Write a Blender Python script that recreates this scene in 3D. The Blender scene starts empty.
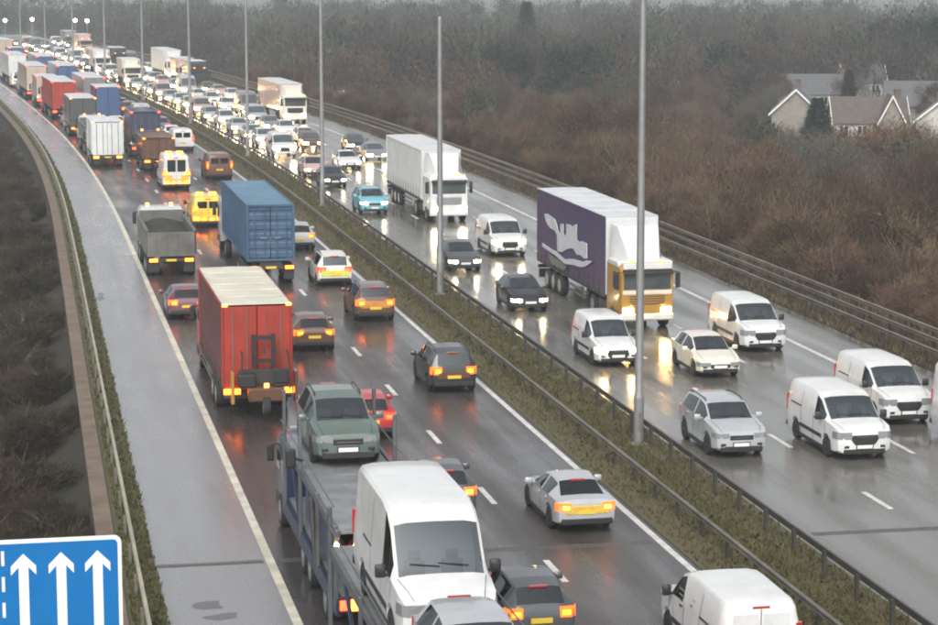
import bpy, bmesh, math, random
import numpy as np
from mathutils import Vector, Matrix
rnd = random.Random(7)
SC = bpy.context.scene
COL = SC.collection
R = math.radians

# ------------------------------------------------------------------ camera, sky, sun, exposure
cam = bpy.data.cameras.new('camera'); CAM = bpy.data.objects.new('camera', cam); COL.objects.link(CAM)
CAM.location = (0, 0, 15.8)
CAM.rotation_euler = (R(90 - 8.49), 0, -R(11.17))
cam.sensor_width = 36; cam.lens = 2311.4 / 938 * 36
cam.clip_start = 0.5; cam.clip_end = 9000
SC.camera = CAM
W = bpy.data.worlds.new('World'); SC.world = W; W.use_nodes = True
nt = W.node_tree; bg = nt.nodes['Background']
sky = nt.nodes.new('ShaderNodeTexSky'); sky.sky_type = 'NISHITA'; sky.sun_disc = False
SUN_EL, SUN_ROT = R(42), R(200)
sky.sun_elevation = SUN_EL; sky.sun_rotation = SUN_ROT; sky.dust_density = 4; sky.air_density = 1.0
hs = nt.nodes.new('ShaderNodeHueSaturation'); hs.inputs['Saturation'].default_value = 0.20
nt.links.new(sky.outputs[0], hs.inputs['Color']); nt.links.new(hs.outputs[0], bg.inputs[0])
bg.inputs[1].default_value = 0.13
sl = bpy.data.lights.new('sun', 'SUN'); sl.energy = 1.0; sl.angle = R(35); sl.color = (1, .94, .86)
SUN = bpy.data.objects.new('sun', sl); COL.objects.link(SUN)
sd = Vector((math.sin(SUN_ROT) * math.cos(SUN_EL), math.cos(SUN_ROT) * math.cos(SUN_EL), math.sin(SUN_EL)))
SUN.rotation_euler = sd.to_track_quat('Z', 'Y').to_euler(); SUN.location = (-40, 0, 80)
SC.view_settings.view_transform = 'Standard'; SC.view_settings.look = 'None'
SC.view_settings.exposure = 0.6; SC.view_settings.gamma = 1.0; SC.view_settings.use_curve_mapping = False
SC.render.engine = 'CYCLES'
SC.cycles.use_denoising = True
SC.cycles.max_bounces = 4; SC.cycles.diffuse_bounces = 1; SC.cycles.glossy_bounces = 2
SC.cycles.transparent_max_bounces = 8; SC.cycles.volume_bounces = 0
SC.cycles.sample_clamp_indirect = 30
SC.cycles.filter_width = 2.0

# ------------------------------------------------------------------ materials
M = {}
def mat(name, col, rough=.6, metal=0, var=0.0, scale=4.0, emit=0, spec=.5, coat=0, rvar=0, bump=0, col2=None, objrand=0, detail=4, bscale=None):
    m = bpy.data.materials.new(name); m.use_nodes = True; n = m.node_tree.nodes; l = m.node_tree.links
    b = n['Principled BSDF']
    b.inputs['Base Color'].default_value = (*col, 1); b.inputs['Roughness'].default_value = rough
    b.inputs['Metallic'].default_value = metal; b.inputs['Specular IOR Level'].default_value = spec
    b.inputs['Coat Weight'].default_value = coat; b.inputs['Coat Roughness'].default_value = .08
    if emit:
        b.inputs['Emission Color'].default_value = (*col, 1); b.inputs['Emission Strength'].default_value = emit
    if var or rvar or bump or col2 or objrand:
        tc = n.new('ShaderNodeTexCoord'); nz = n.new('ShaderNodeTexNoise')
        nz.inputs['Scale'].default_value = scale; nz.inputs['Detail'].default_value = detail; nz.inputs['Roughness'].default_value = .65
        l.new(tc.outputs['Object'], nz.inputs['Vector'])
        if var or col2 or objrand:
            mx = n.new('ShaderNodeMix'); mx.data_type = 'RGBA'
            c2 = col2 or tuple(c * (1 - var) for c in col)
            mx.inputs[6].default_value = (*col, 1); mx.inputs[7].default_value = (*c2, 1)
            cr = n.new('ShaderNodeMapRange'); cr.inputs[1].default_value = .35; cr.inputs[2].default_value = .65
            l.new(nz.outputs['Fac'], cr.inputs[0]); l.new(cr.outputs[0], mx.inputs[0])
            out = mx.outputs[2]
            if objrand:
                oi = n.new('ShaderNodeObjectInfo'); hv = n.new('ShaderNodeHueSaturation')
                r2 = n.new('ShaderNodeMapRange'); r2.inputs[3].default_value = 1 - objrand; r2.inputs[4].default_value = 1 + objrand
                l.new(oi.outputs['Random'], r2.inputs[0]); l.new(r2.outputs[0], hv.inputs['Value'])
                r3 = n.new('ShaderNodeMapRange'); r3.inputs[3].default_value = .485; r3.inputs[4].default_value = .525
                ml = n.new('ShaderNodeMath'); ml.operation = 'FRACT'; mm = n.new('ShaderNodeMath'); mm.operation = 'MULTIPLY'; mm.inputs[1].default_value = 7.31
                l.new(oi.outputs['Random'], mm.inputs[0]); l.new(mm.outputs[0], ml.inputs[0]); l.new(ml.outputs[0], r3.inputs[0]); l.new(r3.outputs[0], hv.inputs['Hue'])
                l.new(out, hv.inputs['Color']); out = hv.outputs[0]
            l.new(out, b.inputs['Base Color'])
        if rvar:
            mr = n.new('ShaderNodeMapRange'); mr.inputs[1].default_value = .35; mr.inputs[2].default_value = .65
            mr.inputs[3].default_value = max(.03, rough - rvar); mr.inputs[4].default_value = min(1, rough + rvar)
            l.new(nz.outputs['Fac'], mr.inputs[0]); l.new(mr.outputs[0], b.inputs['Roughness'])
        if bump:
            nb = n.new('ShaderNodeTexNoise'); nb.inputs['Scale'].default_value = bscale or scale * 8; nb.inputs['Detail'].default_value = 3
            l.new(tc.outputs['Object'], nb.inputs['Vector'])
            bp = n.new('ShaderNodeBump'); bp.inputs['Strength'].default_value = bump; bp.inputs['Distance'].default_value = .02
            l.new(nb.outputs['Fac'], bp.inputs['Height']); l.new(bp.outputs[0], b.inputs['Normal'])
    M[name] = m
    return m

def asphalt(name, c1, c2, r1, r2, spec, lane0=None, lanew=3.65):
    """wet asphalt: fine aggregate, long streaks of wet along the traffic, smooth wheel tracks, patches"""
    m = bpy.data.materials.new(name); m.use_nodes = True; n = m.node_tree.nodes; l = m.node_tree.links
    b = n['Principled BSDF']; b.inputs['Specular IOR Level'].default_value = spec
    uv = n.new('ShaderNodeUVMap')                     # uv = (lateral metres, running metres)
    def noise(sx, sy, sc, det):
        mp = n.new('ShaderNodeMapping'); mp.inputs['Scale'].default_value = (sx, sy, 1)
        z = n.new('ShaderNodeTexNoise'); z.inputs['Scale'].default_value = sc; z.inputs['Detail'].default_value = det; z.inputs['Roughness'].default_value = .6
        l.new(uv.outputs[0], mp.inputs[0]); l.new(mp.outputs[0], z.inputs['Vector']); return z.outputs['Fac']
    def rng(s, a, c, d=0., e=1.):
        r = n.new('ShaderNodeMapRange'); r.inputs[1].default_value = a; r.inputs[2].default_value = c; r.inputs[3].default_value = d; r.inputs[4].default_value = e
        l.new(s, r.inputs[0]); return r.outputs[0]
    def op(o, a, c):
        k = n.new('ShaderNodeMath'); k.operation = o
        for i, v in enumerate((a, c)):
            if isinstance(v, (int, float)): k.inputs[i].default_value = v
            else: l.new(v, k.inputs[i])
        return k.outputs[0]
    streak = rng(noise(1, .05, 1.1, 5), .35, .65)
    patch = rng(noise(.25, .12, 1.0, 4), .38, .62)
    grain = rng(noise(1, 1, 9, 2), .3, .7)
    f = op('ADD', op('MULTIPLY', streak, .5), op('ADD', op('MULTIPLY', patch, .35), op('MULTIPLY', grain, .15)))
    mx = n.new('ShaderNodeMix'); mx.data_type = 'RGBA'; mx.inputs[6].default_value = (*c1, 1); mx.inputs[7].default_value = (*c2, 1)
    l.new(f, mx.inputs[0]); l.new(mx.outputs[2], b.inputs['Base Color'])
    ro = rng(f, .2, .8, r1, r2)
    if lane0 is not None:
        sp = n.new('ShaderNodeSeparateXYZ'); l.new(uv.outputs[0], sp.inputs[0])
        ph = op('MULTIPLY', op('SUBTRACT', sp.outputs[0], lane0), 4 * math.pi / lanew)
        w = op('MULTIPLY', op('ADD', op('MULTIPLY', op('COSINE', ph, 0), -1), 1), .5)   # 1 in the wheel tracks
        ro = op('SUBTRACT', ro, op('MULTIPLY', w, (r2 - r1) * .45))
    l.new(ro, b.inputs['Roughness'])
    bp = n.new('ShaderNodeBump'); bp.inputs['Strength'].default_value = .25; bp.inputs['Distance'].default_value = .006
    l.new(noise(1, 1, 22, 3), bp.inputs['Height']); l.new(bp.outputs[0], b.inputs['Normal'])
    M[name] = m

asphalt('asphalt_left', (.044, .040, .039), (.072, .066, .063), .26, .52, .42, 6.48)
asphalt('asphalt_right', (.095, .090, .078), (.145, .138, .120), .14, .36, .62, 21.47)
asphalt('asphalt_shoulder', (.19, .193, .20), (.27, .272, .28), .20, .42, .55)
mat('road_paint', (.72, .71, .68), .45, var=.35, scale=1.5, detail=6)
mat('road_paint_cream', (.70, .68, .56), .5, var=.4, scale=1.2, detail=6)
mat('joint', (.095, .093, .092), .5, var=.3)
mat('stain', (.11, .11, .115), .35)
mat('median_soil', (.11, .085, .05), .95, col2=(.075, .085, .03), scale=.8, bump=.6, detail=8)
mat('verge', (.085, .09, .045), .95, col2=(.10, .08, .05), scale=.9, bump=.6, detail=8)
mat('bank', (.035, .027, .018), .95, col2=(.024, .024, .012), scale=.25, bump=.8, bscale=4, detail=8)
mat('terrain', (.075, .075, .045), .95, col2=(.07, .055, .04), scale=.02, detail=8)
mat('grass', (.095, .098, .036), .8, var=.4, scale=.7, spec=.2)
mat('dead_grass', (.13, .098, .055), .85, var=.4, scale=.7, spec=.2)
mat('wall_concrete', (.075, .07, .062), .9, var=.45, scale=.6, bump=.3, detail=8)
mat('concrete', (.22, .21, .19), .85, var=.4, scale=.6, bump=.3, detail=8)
mat('weathered_rail', (.22, .20, .165), .5, .3, var=.45, scale=.9, detail=7)
mat('brown_rail', (.25, .22, .18), .55, .2, var=.4, scale=.9, detail=7)
mat('pale_rail', (.46, .43, .33), .5, .1, var=.4, scale=.9, detail=7)
mat('rail_dark', (.10, .095, .085), .45, .5, var=.4, scale=1.3, detail=7)
mat('timber_brown', (.20, .15, .11), .8, var=.4, scale=1.1, detail=7)
mat('galvanised', (.36, .37, .37), .45, .6, var=.25, scale=.8, detail=6)
mat('bark', (.150, .128, .105), .95, var=.4, scale=2, objrand=.25, spec=.1)
mat('twig_brown', (.130, .086, .057), .95, col2=(.072, .050, .036), scale=.35, objrand=.45, spec=.05)
mat('twig_dark', (.062, .046, .032), .95, col2=(.040, .034, .021), scale=.35, objrand=.3, spec=.05)
mat('twig_grey', (.105, .095, .08), .95, col2=(.075, .07, .058), scale=.5, objrand=.35, spec=.05)
mat('twig_rust', (.150, .096, .055), .95, col2=(.10, .07, .045), scale=.5, objrand=.2, spec=.05)
mat('evergreen', (.030, .050, .028), .8, col2=(.02, .032, .02), scale=.6, objrand=.3, spec=.1)
mat('ivy', (.060, .075, .040), .85, col2=(.07, .06, .045), scale=.5, objrand=.3, spec=.1)
mat('tyre', (.02, .02, .021), .8)
mat('rim', (.35, .36, .37), .35, .7)
mat('black_plastic', (.022, .022, .024), .5)
mat('underbody', (.016, .016, .017), .8)
mat('chassis', (.05, .045, .042), .7, var=.3, scale=3)
mat('glass', (.012, .014, .016), .06, spec=.6)
mat('glass_pale', (.075, .09, .096), .07, spec=.7, col2=(.05, .062, .068), scale=.9, detail=1)
def clear_glass(name, tint, base):
    m = bpy.data.materials.new(name); m.use_nodes = True; n = m.node_tree.nodes; l = m.node_tree.links
    n.remove(n['Principled BSDF']); tr = n.new('ShaderNodeBsdfTransparent'); tr.inputs[0].default_value = (*tint, 1)
    gl = n.new('ShaderNodeBsdfGlossy'); gl.inputs['Roughness'].default_value = .04; gl.inputs['Color'].default_value = (.86, .93, .96, 1)
    fr_ = n.new('ShaderNodeFresnel'); fr_.inputs[0].default_value = 1.6
    mr = n.new('ShaderNodeMapRange'); mr.inputs[3].default_value = base; mr.inputs[4].default_value = 1
    mx = n.new('ShaderNodeMixShader'); l.new(fr_.outputs[0], mr.inputs[0]); l.new(mr.outputs[0], mx.inputs[0]); l.new(tr.outputs[0], mx.inputs[1]); l.new(gl.outputs[0], mx.inputs[2]); l.new(mx.outputs[0], n['Material Output'].inputs[0])
    M[name] = m
clear_glass('clear_glass', (.66, .72, .73), .17)
clear_glass('tinted_glass', (.20, .22, .23), .06)
mat('interior', (.035, .036, .04), .8, var=.3, scale=3)
mat('seat_cloth', (.05, .052, .058), .9, var=.35, scale=6)
mat('bulkhead', (.22, .23, .24), .8)
mat('chrome', (.6, .6, .6), .2, 1)
mat('lamp_on', (1.0, .80, .46), .3, emit=60)
mat('lamp_dim', (1.0, .90, .70), .2, emit=2.5)
mat('tail_lens_amber', (1.0, .13, .01), .2, emit=1.6, coat=.5)
mat('tail_lens', (.85, .06, .015), .2, emit=1.0, coat=.5)
mat('lamp_warm', (1.0, .62, .22), .3, emit=65)
mat('lamp_off', (.24, .255, .265), .12, spec=.7, coat=.5)
mat('tail_red', (1.0, .035, .012), .3, emit=9)
mat('tail_amber', (1.0, .15, .012), .3, emit=7)
mat('tail_yellow', (1.0, .24, .03), .3, emit=7)
mat('tail_off', (.35, .02, .015), .2, coat=.5)
mat('marker', (1.0, .35, .08), .3, emit=3)
mat('street_glow', (1.0, .95, .85), .3, emit=26)
mat('plate_white', (.75, .75, .72), .5)
mat('plate_yellow', (.75, .52, .05), .5)
mat('chevron_and_glow_yellow', (.80, .52, .08), .45, var=.3, scale=6)  # van chevrons; on the silver saloon it paints in lamp glow
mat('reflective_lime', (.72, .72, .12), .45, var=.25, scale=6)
mat('panel_orange', (.65, .28, .06), .45, var=.3, scale=6)  # orange for the tail panel of the brown car
def paint(k, c, rough=.32, coat=.5): mat('p_' + k, c, rough, var=.13, scale=2.2, coat=coat, detail=7)
paint('white', (.70, .71, .705)); paint('cream', (.72, .69, .60)); paint('silver', (.42, .44, .46)); paint('grey', (.20, .21, .22))
paint('darkgrey', (.07, .075, .08)); paint('black', (.022, .022, .026)); paint('green', (.105, .145, .125)); paint('red', (.42, .03, .03))
paint('blue', (.05, .10, .22)); paint('sky', (.18, .48, .58)); paint('brown', (.12, .055, .03)); paint('orange', (.45, .14, .04))
paint('navy', (.03, .045, .09)); paint('yellow', (.75, .52, .05)); paint('plum', (.12, .04, .06)); paint('gold', (.40, .225, .045))
paint('teal', (.10, .22, .24)); paint('beige', (.48, .40, .33)); paint('pink', (.55, .38, .34))
mat('lorry_red', (.36, .038, .022), .5, var=.25, scale=1.3, detail=7)
mat('lorry_side', (.17, .06, .055), .55, var=.35, scale=1.1, detail=7)
mat('lorry_roof', (.66, .64, .54), .6, var=.2, scale=.8, detail=7)
mat('white_roof', (.62, .64, .66), .6, var=.2, scale=.8, detail=7)
mat('container_blue', (.055, .115, .20), .5, var=.35, scale=1.0, detail=8)
mat('container_roof', (.12, .22, .31), .55, var=.3, scale=.9, detail=8)
mat('curtain_purple', (.042, .042, .125), .55, col2=(.075, .042, .095), scale=.35, detail=3)
mat('curtain_white', (.66, .69, .68), .55, var=.15, scale=.7, detail=6)
mat('logo_white', (.60, .62, .66), .6, var=.2, scale=2)
mat('logo_grey', (.16, .17, .15), .6)
mat('tipper_steel', (.17, .17, .155), .6, .2, var=.4, scale=1.5, detail=8)
mat('load_dark', (.045, .042, .038), .95, bump=.8, var=.4, scale=3)
mat('transporter_blue', (.025, .038, .075), .45, var=.3, scale=2)
mat('transporter_steel', (.17, .18, .19), .45, .5, var=.35, scale=2, detail=7)
mat('deck_plate', (.34, .35, .36), .5, .4, var=.35, scale=1.5, detail=8)
mat('sign_blue', (.003, .155, .44), .5, var=.08, scale=1.2, spec=.3)
mat('sign_white', (.78, .82, .84), .4)
mat('house_render', (.55, .54, .49), .85, var=.15, scale=.5)
mat('house_brick', (.30, .27, .235), .9, var=.3, scale=1)
mat('roof_tile', (.13, .105, .092), .85, var=.3, scale=1.2)
mat('roof_slate', (.12, .122, .125), .7, var=.25, scale=1.2)
mat('bargeboard', (.78, .78, .76), .6)
mat('chimney_brick', (.15, .11, .095), .9, var=.3)

# ------------------------------------------------------------------ mesh builder
class MB:
    def __init__(s): s.v = []; s.f = []
    def add(s, vs, fs):
        k = len(s.v); s.v += [tuple(map(float, p)) for p in vs]; s.f += [tuple(i + k for i in q) for q in fs]; return s
    def box(s, x0, x1, y0, y1, z0, z1):
        return s.add([(x0, y0, z0), (x1, y0, z0), (x1, y1, z0), (x0, y1, z0), (x0, y0, z1), (x1, y0, z1), (x1, y1, z1), (x0, y1, z1)],
                     [(3, 2, 1, 0), (4, 5, 6, 7), (0, 1, 5, 4), (1, 2, 6, 5), (2, 3, 7, 6), (3, 0, 4, 7)])
    def cbox(s, x0, x1, y0, y1, z0, z1, c=.03):
        """box with chamfered edges"""
        ys = [(y0, c), (y0 + c, 0), (y1 - c, 0), (y1, c)]; secs = []
        for y, k in ys:
            a, b_, d, e = x0 + k, x1 - k, z0 + k, z1 - k; q = c * .7
            secs.append([(a + q, y, d), (b_ - q, y, d), (b_, y, d + q), (b_, y, e - q), (b_ - q, y, e), (a + q, y, e), (a, y, e - q), (a, y, d + q)])
        return s.loft(secs)
    def loft(s, secs, caps=True):
        n = len(secs[0]); vs = [p for q in secs for p in q]; fs = []
        for i in range(len(secs) - 1):
            for j in range(n):
                j2 = (j + 1) % n
                fs.append((i * n + j, i * n + j2, (i + 1) * n + j2, (i + 1) * n + j))
        if caps: fs.append(tuple(range(n - 1, -1, -1))); fs.append(tuple((len(secs) - 1) * n + j for j in range(n)))
        return s.add(vs, fs)
    def tube(s, pts, r, n=6):
        pts = [Vector(p) for p in pts]; rs = r if isinstance(r, (list, tuple)) else [r] * len(pts); secs = []
        for i, p in enumerate(pts):
            d = (pts[min(i + 1, len(pts) - 1)] - pts[max(i - 1, 0)]).normalized()
            a = d.cross(Vector((0, 0, 1)) if abs(d.z) < .9 else Vector((1, 0, 0))).normalized(); b = d.cross(a)
            secs.append([p + (a * math.cos(t) + b * math.sin(t)) * rs[i] for t in [2 * math.pi * k / n for k in range(n)]])
        return s.loft(secs)
    def lathe_x(s, prof, n=18, cx=0, cy=0, cz=0):
        """profile of (x, r) turned round the x axis"""
        secs = [[(cx + x, cy + r * math.cos(2 * math.pi * k / n), cz + r * math.sin(2 * math.pi * k / n)) for k in range(n)] for x, r in prof]
        return s.loft(secs)
    def prism(s, pts, axis, a, b):
        """polygon pts (2d) extruded along axis from a to b"""
        def P(u, v, w): return {'x': (w, u, v), 'y': (u, w, v), 'z': (u, v, w)}[axis]
        n = len(pts)
        return s.add([P(u, v, a) for u, v in pts] + [P(u, v, b) for u, v in pts],
                     [tuple(range(n))[::-1], tuple(range(n, 2 * n))] + [(i, (i + 1) % n, n + (i + 1) % n, n + i) for i in range(n)])
    def mesh(s, name, m, smooth=False, ang=38, uv=None):
        me = bpy.data.meshes.new(name); me.from_pydata(s.v, [], s.f); 
        bm = bmesh.new(); bm.from_mesh(me); bmesh.ops.recalc_face_normals(bm, faces=bm.faces); bm.to_mesh(me); bm.free()
        if m: me.materials.append(M[m])
        if smooth:
            for p in me.polygons: p.use_smooth = True
            me.set_sharp_from_angle(angle=R(ang))
        return me
def obj(name, me, parent=None, kind=None, label=None, cat=None, group=None):
    o = bpy.data.objects.new(name, me); COL.objects.link(o)
    if parent: o.parent = parent
    for k, v in (('kind', kind), ('label', label), ('category', cat), ('group', group)):
        if v: o[k] = v
    return o
def thing(name, label, cat, loc=(0, 0, 0), rz=0, group=None):
    o = obj(name, None, label=label, cat=cat, group=group); o.location = loc; o.rotation_euler = (0, 0, rz); o.empty_display_size = .3
    return o

# ------------------------------------------------------------------ the line of the road
S0 = 140.0
_T = np.arange(0, 760.0, 1.0)
_K = np.where(_T < S0, 0, np.where(_T < 240, 1 / 1900.0, 1 / 4500.0))        # curvature, bending left
_H = np.concatenate([[0], np.cumsum(_K)[:-1]]); _X = np.concatenate([[0], np.cumsum(-np.sin(_H))[:-1]]); _Y = np.concatenate([[0], np.cumsum(np.cos(_H))[:-1]])
def head(s): return float(np.interp(s, _T, _H))
def P(s, lat, z=0):
    h = head(s)
    return Vector((float(np.interp(s, _T, _X)) + lat * math.cos(h), float(np.interp(s, _T, _Y)) + lat * math.sin(h), z))
def s_lat(x, y):
    s = y
    for _ in range(4):
        c = P(s, 0); h = head(s); s = min(758, max(1, s + (-(x - c.x) * math.sin(h) + (y - c.y) * math.cos(h))))
    c = P(s, 0); h = head(s)
    return s, (x - c.x) * math.cos(h) + (y - c.y) * math.sin(h)
def stations(a, b):
    out = []; s = a
    while s < b - 1e-6: out.append(s); s += 6 if s < 420 else 20
    return out + [b]
def strip(name, a, b, l0, l1, z, m, kind='structure', thick=0, parent=None, step=None):
    """sheet or slab along the road; l0 / l1 numbers or functions of s; uv in metres"""
    f0 = l0 if callable(l0) else (lambda s: l0); f1 = l1 if callable(l1) else (lambda s: l1)
    ss = stations(a, b); vs = []; uvs = []
    K = 7
    for s in ss:
        for k in range(K):
            t = k / (K - 1); la = f0(s) * (1 - t) + f1(s) * t
            vs.append(P(s, la, z)); uvs.append((la, s))
    fs = [(i * K + k, i * K + k + 1, (i + 1) * K + k + 1, (i + 1) * K + k) for i in range(len(ss) - 1) for k in range(K - 1)]
    n0 = len(vs)
    if thick:
        for s in ss:
            for la in (f0(s), f1(s)): vs.append(P(s, la, z - thick)); uvs.append((la, s))
        for i in range(len(ss) - 1):
            fs.append((i * K, (i + 1) * K, n0 + (i + 1) * 2, n0 + i * 2)); fs.append((i * K + K - 1, n0 + i * 2 + 1, n0 + (i + 1) * 2 + 1, (i + 1) * K + K - 1))
    me = bpy.data.meshes.new(name); me.from_pydata(vs, [], fs); me.materials.append(M[m])
    ul = me.uv_layers.new(name='UVMap')
    for lp in me.loops: ul.data[lp.index].uv = uvs[lp.vertex_index]
    return obj(name, me, parent, kind if not parent else None)

# ------------------------------------------------------------------ ground, banks, carriageways
SE = 560
def shl(s): return 6.48 - float(np.interp(s, [30, 55, 117, 200, 600], [3.2, 3.1, 2.78, 2.5, 2.4]))      # left edge of the hard shoulder
def vrl(s): return shl(s) - .95                                                                          # outer edge of the verge
N = 90
def hgt(x, y):
    n = math.sin(x * .011 + 1.3) * math.cos(y * .008) * .8 + math.sin(x * .031) * math.sin(y * .027) * .35
    far = max(0, math.hypot(x, y) - 420) * .004
    return -7.0 + n - min(far, 6)
g = MB(); xs = sorted(set([-3000, -2200, -1500, -1000] + list(range(-700, 901, 25)) + [1100, 1400, 1900, 2500, 3000])); ys = sorted(set([-300, -150] + list(range(-50, 1101, 25)) + [1250, 1500, 1900, 2500, 3200]))
g.add([(x, y, hgt(x, y)) for x in xs for y in ys], [(i * len(ys) + j, (i + 1) * len(ys) + j, (i + 1) * len(ys) + j + 1, i * len(ys) + j + 1) for i in range(len(xs) - 1) for j in range(len(ys) - 1)])
obj('terrain', g.mesh('terrain', 'terrain', True), kind='structure')
def bank(name, a, b, prof, m):
    ss = stations(a, b); g = MB(); n = len(prof(a)); vs = []
    for s in ss:
        for la, z in prof(s):
            vs.append(P(s, la + .25 * math.sin(s * .37 + la), z + (.12 * math.sin(s * .9 + la * 2.1) if z < -.3 else 0)))
    g.add(vs, [(i * n + k, i * n + k + 1, (i + 1) * n + k + 1, (i + 1) * n + k) for i in range(len(ss) - 1) for k in range(n - 1)])
    return obj(name, g.mesh(name, m, True), kind='structure')
bank('right_bank', 10, SE, lambda s: [(35.3, -.03), (36.5, -.04), (38.2, -.05), (39.5, -.45), (43, -2.0), (47, -4.0), (52, -6.2), (60, -8.6)], 'bank')
bank('left_bank', 10, SE, lambda s: [(-14, -10), (-8, -7.2), (-4, -5.3), (0, -3.2), (vrl(s) - .5, -1.9), (vrl(s) - .2, -1.75)], 'bank')
lc = strip('left_carriageway', 10, SE, 6.40, 17.60, 0, 'asphalt_left', thick=.5)
rc = strip('right_carriageway', 10, SE, 21.25, 32.55, 0, 'asphalt_right', thick=.5)
hsd = strip('hard_shoulder', 10, SE, shl, 6.40, 0.0, 'asphalt_shoulder', thick=.5)
rs = strip('right_hard_shoulder', 10, SE, 32.55, 35.35, 0, 'asphalt_right', thick=.5)
strip('central_reservation', 10, SE, 17.60, 21.25, .03, 'median_soil', thick=.5)
strip('left_verge', 10, SE, vrl, shl, .03, 'verge', thick=.5)

def line(s0, s1, lat, w, z=.004, parent=lc, m='road_paint', name='edge_line'):
    return strip(name, s0, s1, lat - w / 2, lat + w / 2, z, m, parent=parent)
line(10, SE, 6.48, .24, .005, lc, 'road_paint_cream')
line(10, SE, 17.36, .20, .004, lc)
line(10, SE, 21.55, .18, .004, rc)
line(10, SE, 32.42, .24, .004, rc)
def dashes(lat, s0, par, cc=None):
    s = s0
    while s < 330:
        a, b = P(s, lat), P(s + 2.3, lat); d = Vector((math.cos(head(s)), math.sin(head(s)), 0)) * .09
        g = MB(); g.add([(p.x, p.y, .004) for p in (a - d, a + d, b + d, b - d)], [(0, 1, 2, 3)])
        obj('lane_marking', g.mesh('lane_marking', 'road_paint'), par); s += 9
for lat, s0, par in ((10.13, 38.2, lc), (13.78, 38.2 + .6, lc), (25.12, 35.9, rc), (28.77, 34.2, rc)): dashes(lat, s0, par)
for par, a, b in ((hsd, shl(60) + .02, 6.30), (lc, 6.70, 17.1), (rc, 21.8, 32.2), (rs, 32.7, 35.2)):       # joint of the bridge deck
    g = MB(); g.box(a, b, 60.25, 60.5, -.05, .004); obj('expansion_joint', g.mesh('expansion_joint', 'joint'), par)
    g = MB(); g.box(a, b, 60.53, 60.62, -.05, .006); obj('joint_seal', g.mesh('joint_seal', 'concrete' if par is hsd else 'joint'), par)
for (x, y, a, b_) in ((4.5, 56.4, .35, .5), (4.75, 55.3, .42, .3), (3.95, 112, .2, .9), (4.05, 113.4, .14, .5)):
    g = MB(); g.add([(x + a * math.cos(t) * (1 + .3 * math.sin(3 * t + x)), y + b_ * math.sin(t) * (1 + .3 * math.cos(2 * t + y)), .004) for t in [k * math.pi / 8 for k in range(16)]], [tuple(range(16))])
    obj('oil_stain', g.mesh('oil_stain', 'stain'), hsd)

# edge wall of the viaduct on the left: coping and pilasters
ew = thing('retaining_wall', 'grey concrete retaining wall with brown coping below left guard rail', 'wall')
def along(prof, a, b, latf, m, name, parent, smooth=False):
    """closed profile [(dlat, z)] swept along the road"""
    secs = [[tuple(P(s, latf(s) + dl, z)) for dl, z in prof] for s in stations(a, b)]
    g = MB(); g.loft(secs); return obj(name, g.mesh(name, m, smooth), parent)
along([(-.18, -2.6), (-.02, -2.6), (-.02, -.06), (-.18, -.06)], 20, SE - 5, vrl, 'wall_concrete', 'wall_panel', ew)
along([(-.5, -.06), (.0, -.06), (.0, .10), (-.5, .10)], 20, SE - 5, vrl, 'timber_brown', 'coping', ew)
s = 60; pm = None
while s < 330:
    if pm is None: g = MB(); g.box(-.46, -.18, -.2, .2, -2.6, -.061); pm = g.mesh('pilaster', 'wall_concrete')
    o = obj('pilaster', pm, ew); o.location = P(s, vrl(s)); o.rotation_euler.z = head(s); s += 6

# ------------------------------------------------------------------ guard rails
WB = [(x, z * .55 + .14) for x, z in [(-.03, .0), (.03, .03), (.03, .10), (-.03, .13), (-.03, .18), (.03, .21), (.03, .28), (-.03, .31), (-.06, .31), (-.06, .0)]]
def guard_rail(label, latf, a, b, z, m, step, group, flip=1, second=None, pm='galvanised'):
    t = thing('guard_rail', label, 'guard rail', group=group)
    along([(x * flip, z - .31 + q) for x, q in WB], a, b, latf, m, 'beam', t, True)
    if second: along([(x * flip, second - .31 + q) for x, q in WB], a, b, latf, m, 'lower_beam', t, True)
    g = MB(); g.box(-.04, .04, -.055, .055, -.2, z - .04); g.box(-.05, .05, -.07, .07, z - .24, z - .07); me = g.mesh('post', pm)
    s = a + .4
    while s < min(b, 340):
        o = obj('post', me, t); q = P(s, latf(s)); o.location = (q.x - .11 * flip * math.cos(head(s)), q.y - .11 * flip * math.sin(head(s)), 0); o.rotation_euler.z = head(s); s += step
    return t
guard_rail('pale weathered guard rail beside the hard shoulder verge', lambda s: vrl(s) + .42, 22, 520, .62, 'pale_rail', 3.2, 'guard rails', 1, pm='weathered_rail')
guard_rail('thin pale guard rail on left side of central reservation', lambda s: 18.55, 22, 520, .70, 'weathered_rail', 2.4, 'guard rails', -1, pm='rail_dark')
guard_rail('dark guard rail between central reservation and oncoming lanes', lambda s: 20.65, 22, 520, .74, 'rail_dark', 2.4, 'guard rails', 1, pm='rail_dark')
guard_rail('single beamed guard rail along the far right shoulder edge', lambda s: 36.0, 22, 520, .66, 'weathered_rail', 2.4, 'guard rails', -1, None, 'rail_dark')
guard_rail('double beamed outer guard rail nearest the wooded bank on right', lambda s: 37.3, 22, 520, 1.02, 'brown_rail', 2.4, 'guard rails', -1, .60, 'rail_dark')

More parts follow.
